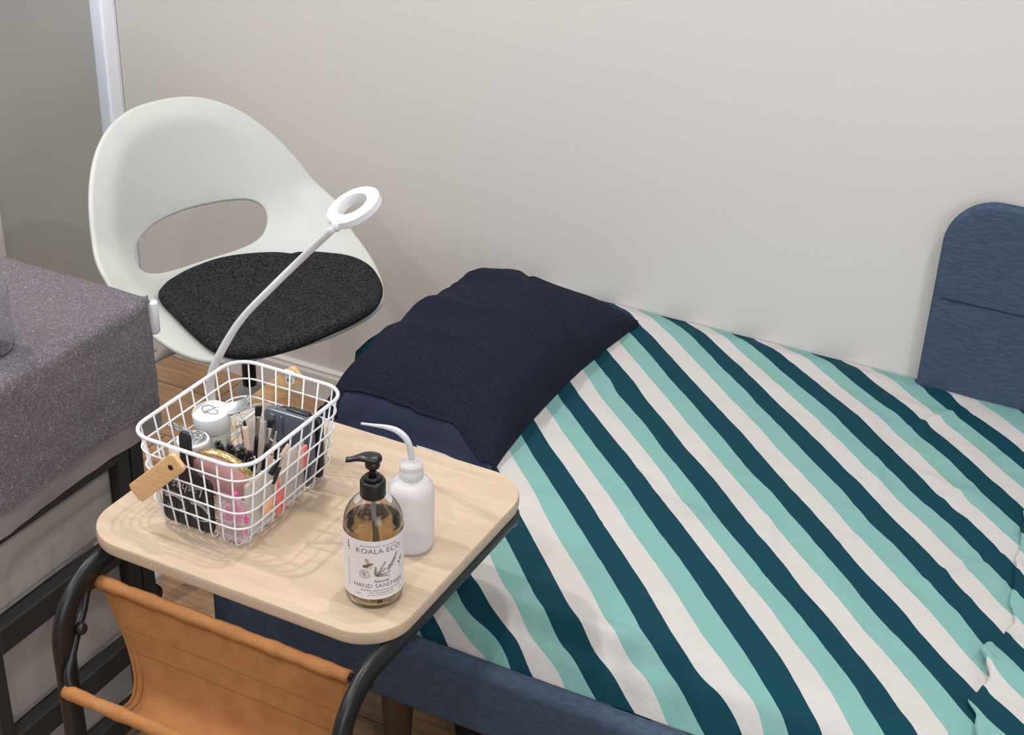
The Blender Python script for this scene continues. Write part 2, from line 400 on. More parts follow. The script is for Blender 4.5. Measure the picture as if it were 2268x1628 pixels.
PADL = [(0.1799, 0.2533), (0.1635, 0.2776), (0.1384, 0.3036), (0.0978, 0.3279), (0.0581, 0.3402), (0.0147, 0.3455), (-0.0229, 0.342), (-0.0557, 0.3315), (-0.085, 0.3147), (-0.1159, 0.2852), (-0.146, 0.2436), (-0.1702, 0.2065), (-0.186, 0.1842), (-0.1979, 0.1627), (-0.2031, 0.1388), (-0.1992, 0.1171), (-0.1859, 0.0905), (-0.1717, 0.0722), (-0.1415, 0.0427), (-0.0994, 0.0122), (-0.0452, -0.0097), (-0.0008, -0.0159), (0.0392, -0.0177), (0.0741, -0.0135), (0.1031, -0.0022), (0.1284, 0.0136), (0.1466, 0.029), (0.1599, 0.0459), (0.1699, 0.067), (0.177, 0.0872), (0.1814, 0.1108), (0.1834, 0.1377), (0.1848, 0.1607), (0.1849, 0.1857), (0.1849, 0.2112), (0.1844, 0.2298)]
hole=[tuple(q[:2]) for q in crom([(a,b,0) for a,b in HOLE],4,True)]
PADLP=[tuple(q[:2]) for q in crom([(a,b,0) for a,b in PADL],3,True)]
def edge_d(a,b,lp=OL):
    m=9
    for i in range(len(lp)):
        p=lp[i];q=lp[(i+1)%len(lp)];dx=q[0]-p[0];dy=q[1]-p[1];L=dx*dx+dy*dy
        t=max(0,min(1,((a-p[0])*dx+(b-p[1])*dy)/L)) if L else 0
        m=min(m,math.hypot(a-p[0]-dx*t,b-p[1]-dy*t))
    return m
def shell_f(a,b,off):
    # rolled rim: the border flares away from the sitter
    e=edge_d(a,b);roll=-.016*(1-sm(0,.035,e))*sm(.1,.3,b)
    return chair_map(a,b,off+roll)
ch=thing('swivel_chair',(-1.425,1.90,0),'white moulded swivel chair with black felt seat pad, standing by the corner','chair')
MB().slab(OL,shell_f,.011,.0055,[hole],g=.02).build('seat_shell',M['shell'],ch)
def padloop(n=120):
    o=[]
    for i in range(n):
        t=2*PI*i/n;um=.6;u=.5-.5*math.cos(t);sg=1 if t<PI else -1
        c=(um-u)/um if u<um else (u-um)/(1-um)
        o.append((sg*d['pw']*max(0,1-c**2.3)**(1/2.3),d['pb0']+(d['pb1']-d['pb0'])*u))
    q=[]
    for p in o:
        if not q or math.hypot(p[0]-q[-1][0],p[1]-q[-1][1])>.004: q.append(p)
    return q
def pad_f(a,b,off):
    g=0
    if off>0:
        for c in (-.115,-.058,0,.058,.115):
            cc=c*(1+.5*(b-.15));g+=.0085*math.exp(-((a-cc)/.008)**2)*sm(.015,.05,.33-b)*sm(-.02,.03,b)
        off=off-g*min(1,off/.01)
    return chair_map(a,b,.019+off)
MB().slab(PADLP,pad_f,.024,.014,g=.0085).build('seat_pad',M['felt'],ch)
px,py=-1.445,1.883
b=MB();b.lathe([(.0125,.34),(.0125,.50)],(px,py,0),20);b.build('gas_spring',M['black_metal'],ch)
MB().box((px,py,.497),(.17,.15,.012),.004,M=Matrix.Rotation(d['yaw'],3,'Z')).build('seat_plate',M['chrome_grey'],ch)
b=MB();b.lathe([(.024,.09),(.024,.340),(.021,.349),(.0135,.352)],(px,py,0),28);b.build('column',M['chrome_grey'],ch)
MB().tube(crom([(-1.43,1.86,.478),(-1.47,1.81,.470),(-1.512,1.755,.460),(-1.526,1.72,.455)],5),.0085,12).build('height_lever',M['chrome_grey'],ch)
b=MB()
for k in range(5):
    a=math.radians(185+72*k);u=V((math.cos(a),math.sin(a),0))
    pth=[V((px,py,.088))+u*t*.27-V((0,0,.03*t)) for t in [i/8 for i in range(9)]]
    leg=MB();leg.tube(pth,lambda t:lerp(.022,.013,t),12,up=(0,0,1))
    lg=leg.build('base_leg',M['chrome_grey'],ch)
    c=V((px,py,0))+u*.262
    MB().tube([c+V((-.012*u.y,.012*u.x,.025)),c+V((.012*u.y,-.012*u.x,.025))],.0245,18).tube([c+V((0,0,.03)),c+V((0,0,.06))],.006,8).build('castor',M['black_plastic'],lg)
# ------------------------------------------------------------------ bed
BX0,BX1=-1.17,.95
bed=thing('bed',(-.1,1.92,0),'low bed frame upholstered in navy fabric with a rounded back panel against the wall','bed')
MB().box((-.0775,1.398,.304),(2.155,.036,.112),.013,seg=4).build('side_rail',M['navy'],bed)
MB().box((-1.137,1.905,.307),(.036,.97,.116),.013,seg=4).build('end_rail',M['navy'],bed)
MB().box((-.08,1.9,.262),(2.05,.94,.02)).build('slat_base',M['bedwood'],bed,smooth=False)
for x,y in ((-.905,1.50),(.75,1.50),(-.905,2.33),(.75,2.33)):
    MB().lathe([(.018,0),(.028,.2),(.028,.25)],(x,y,0),24).build('leg',M['bedwood'],bed)
# back panel
o=[(-.366,.25),(1.2,.25),(1.2,.776)]+[(-.366+.085+.085*math.cos(a),.691+.085*math.sin(a)) for a in [PI/2+PI/2*k/12 for k in range(13)]]
o=densify(o,.02)
def hb_f(a,b,off):
    g=0
    if off>0: g=.0025*math.exp(-((b-.594+.004*math.sin(a*9))/.0028)**2)
    return V((a,2.394-off+g,b))
MB().slab(o,hb_f,.03,.008,g=.016).build('back_panel',M['navy'],bed)
MB().tube([(-.35,2.379,.594),(1.19,2.379,.594)],.0012,6).build('seam',mat('navy_thread',(34,42,62),.9),bed)
MB().box((-.1,1.945,.330),(1.98,.89,.112),.03,seg=4).build('mattress',M['white_fabric'])
tag(bpy.data.objects['mattress'],'white mattress on the navy bed, hidden under the striped sheet','mattress')
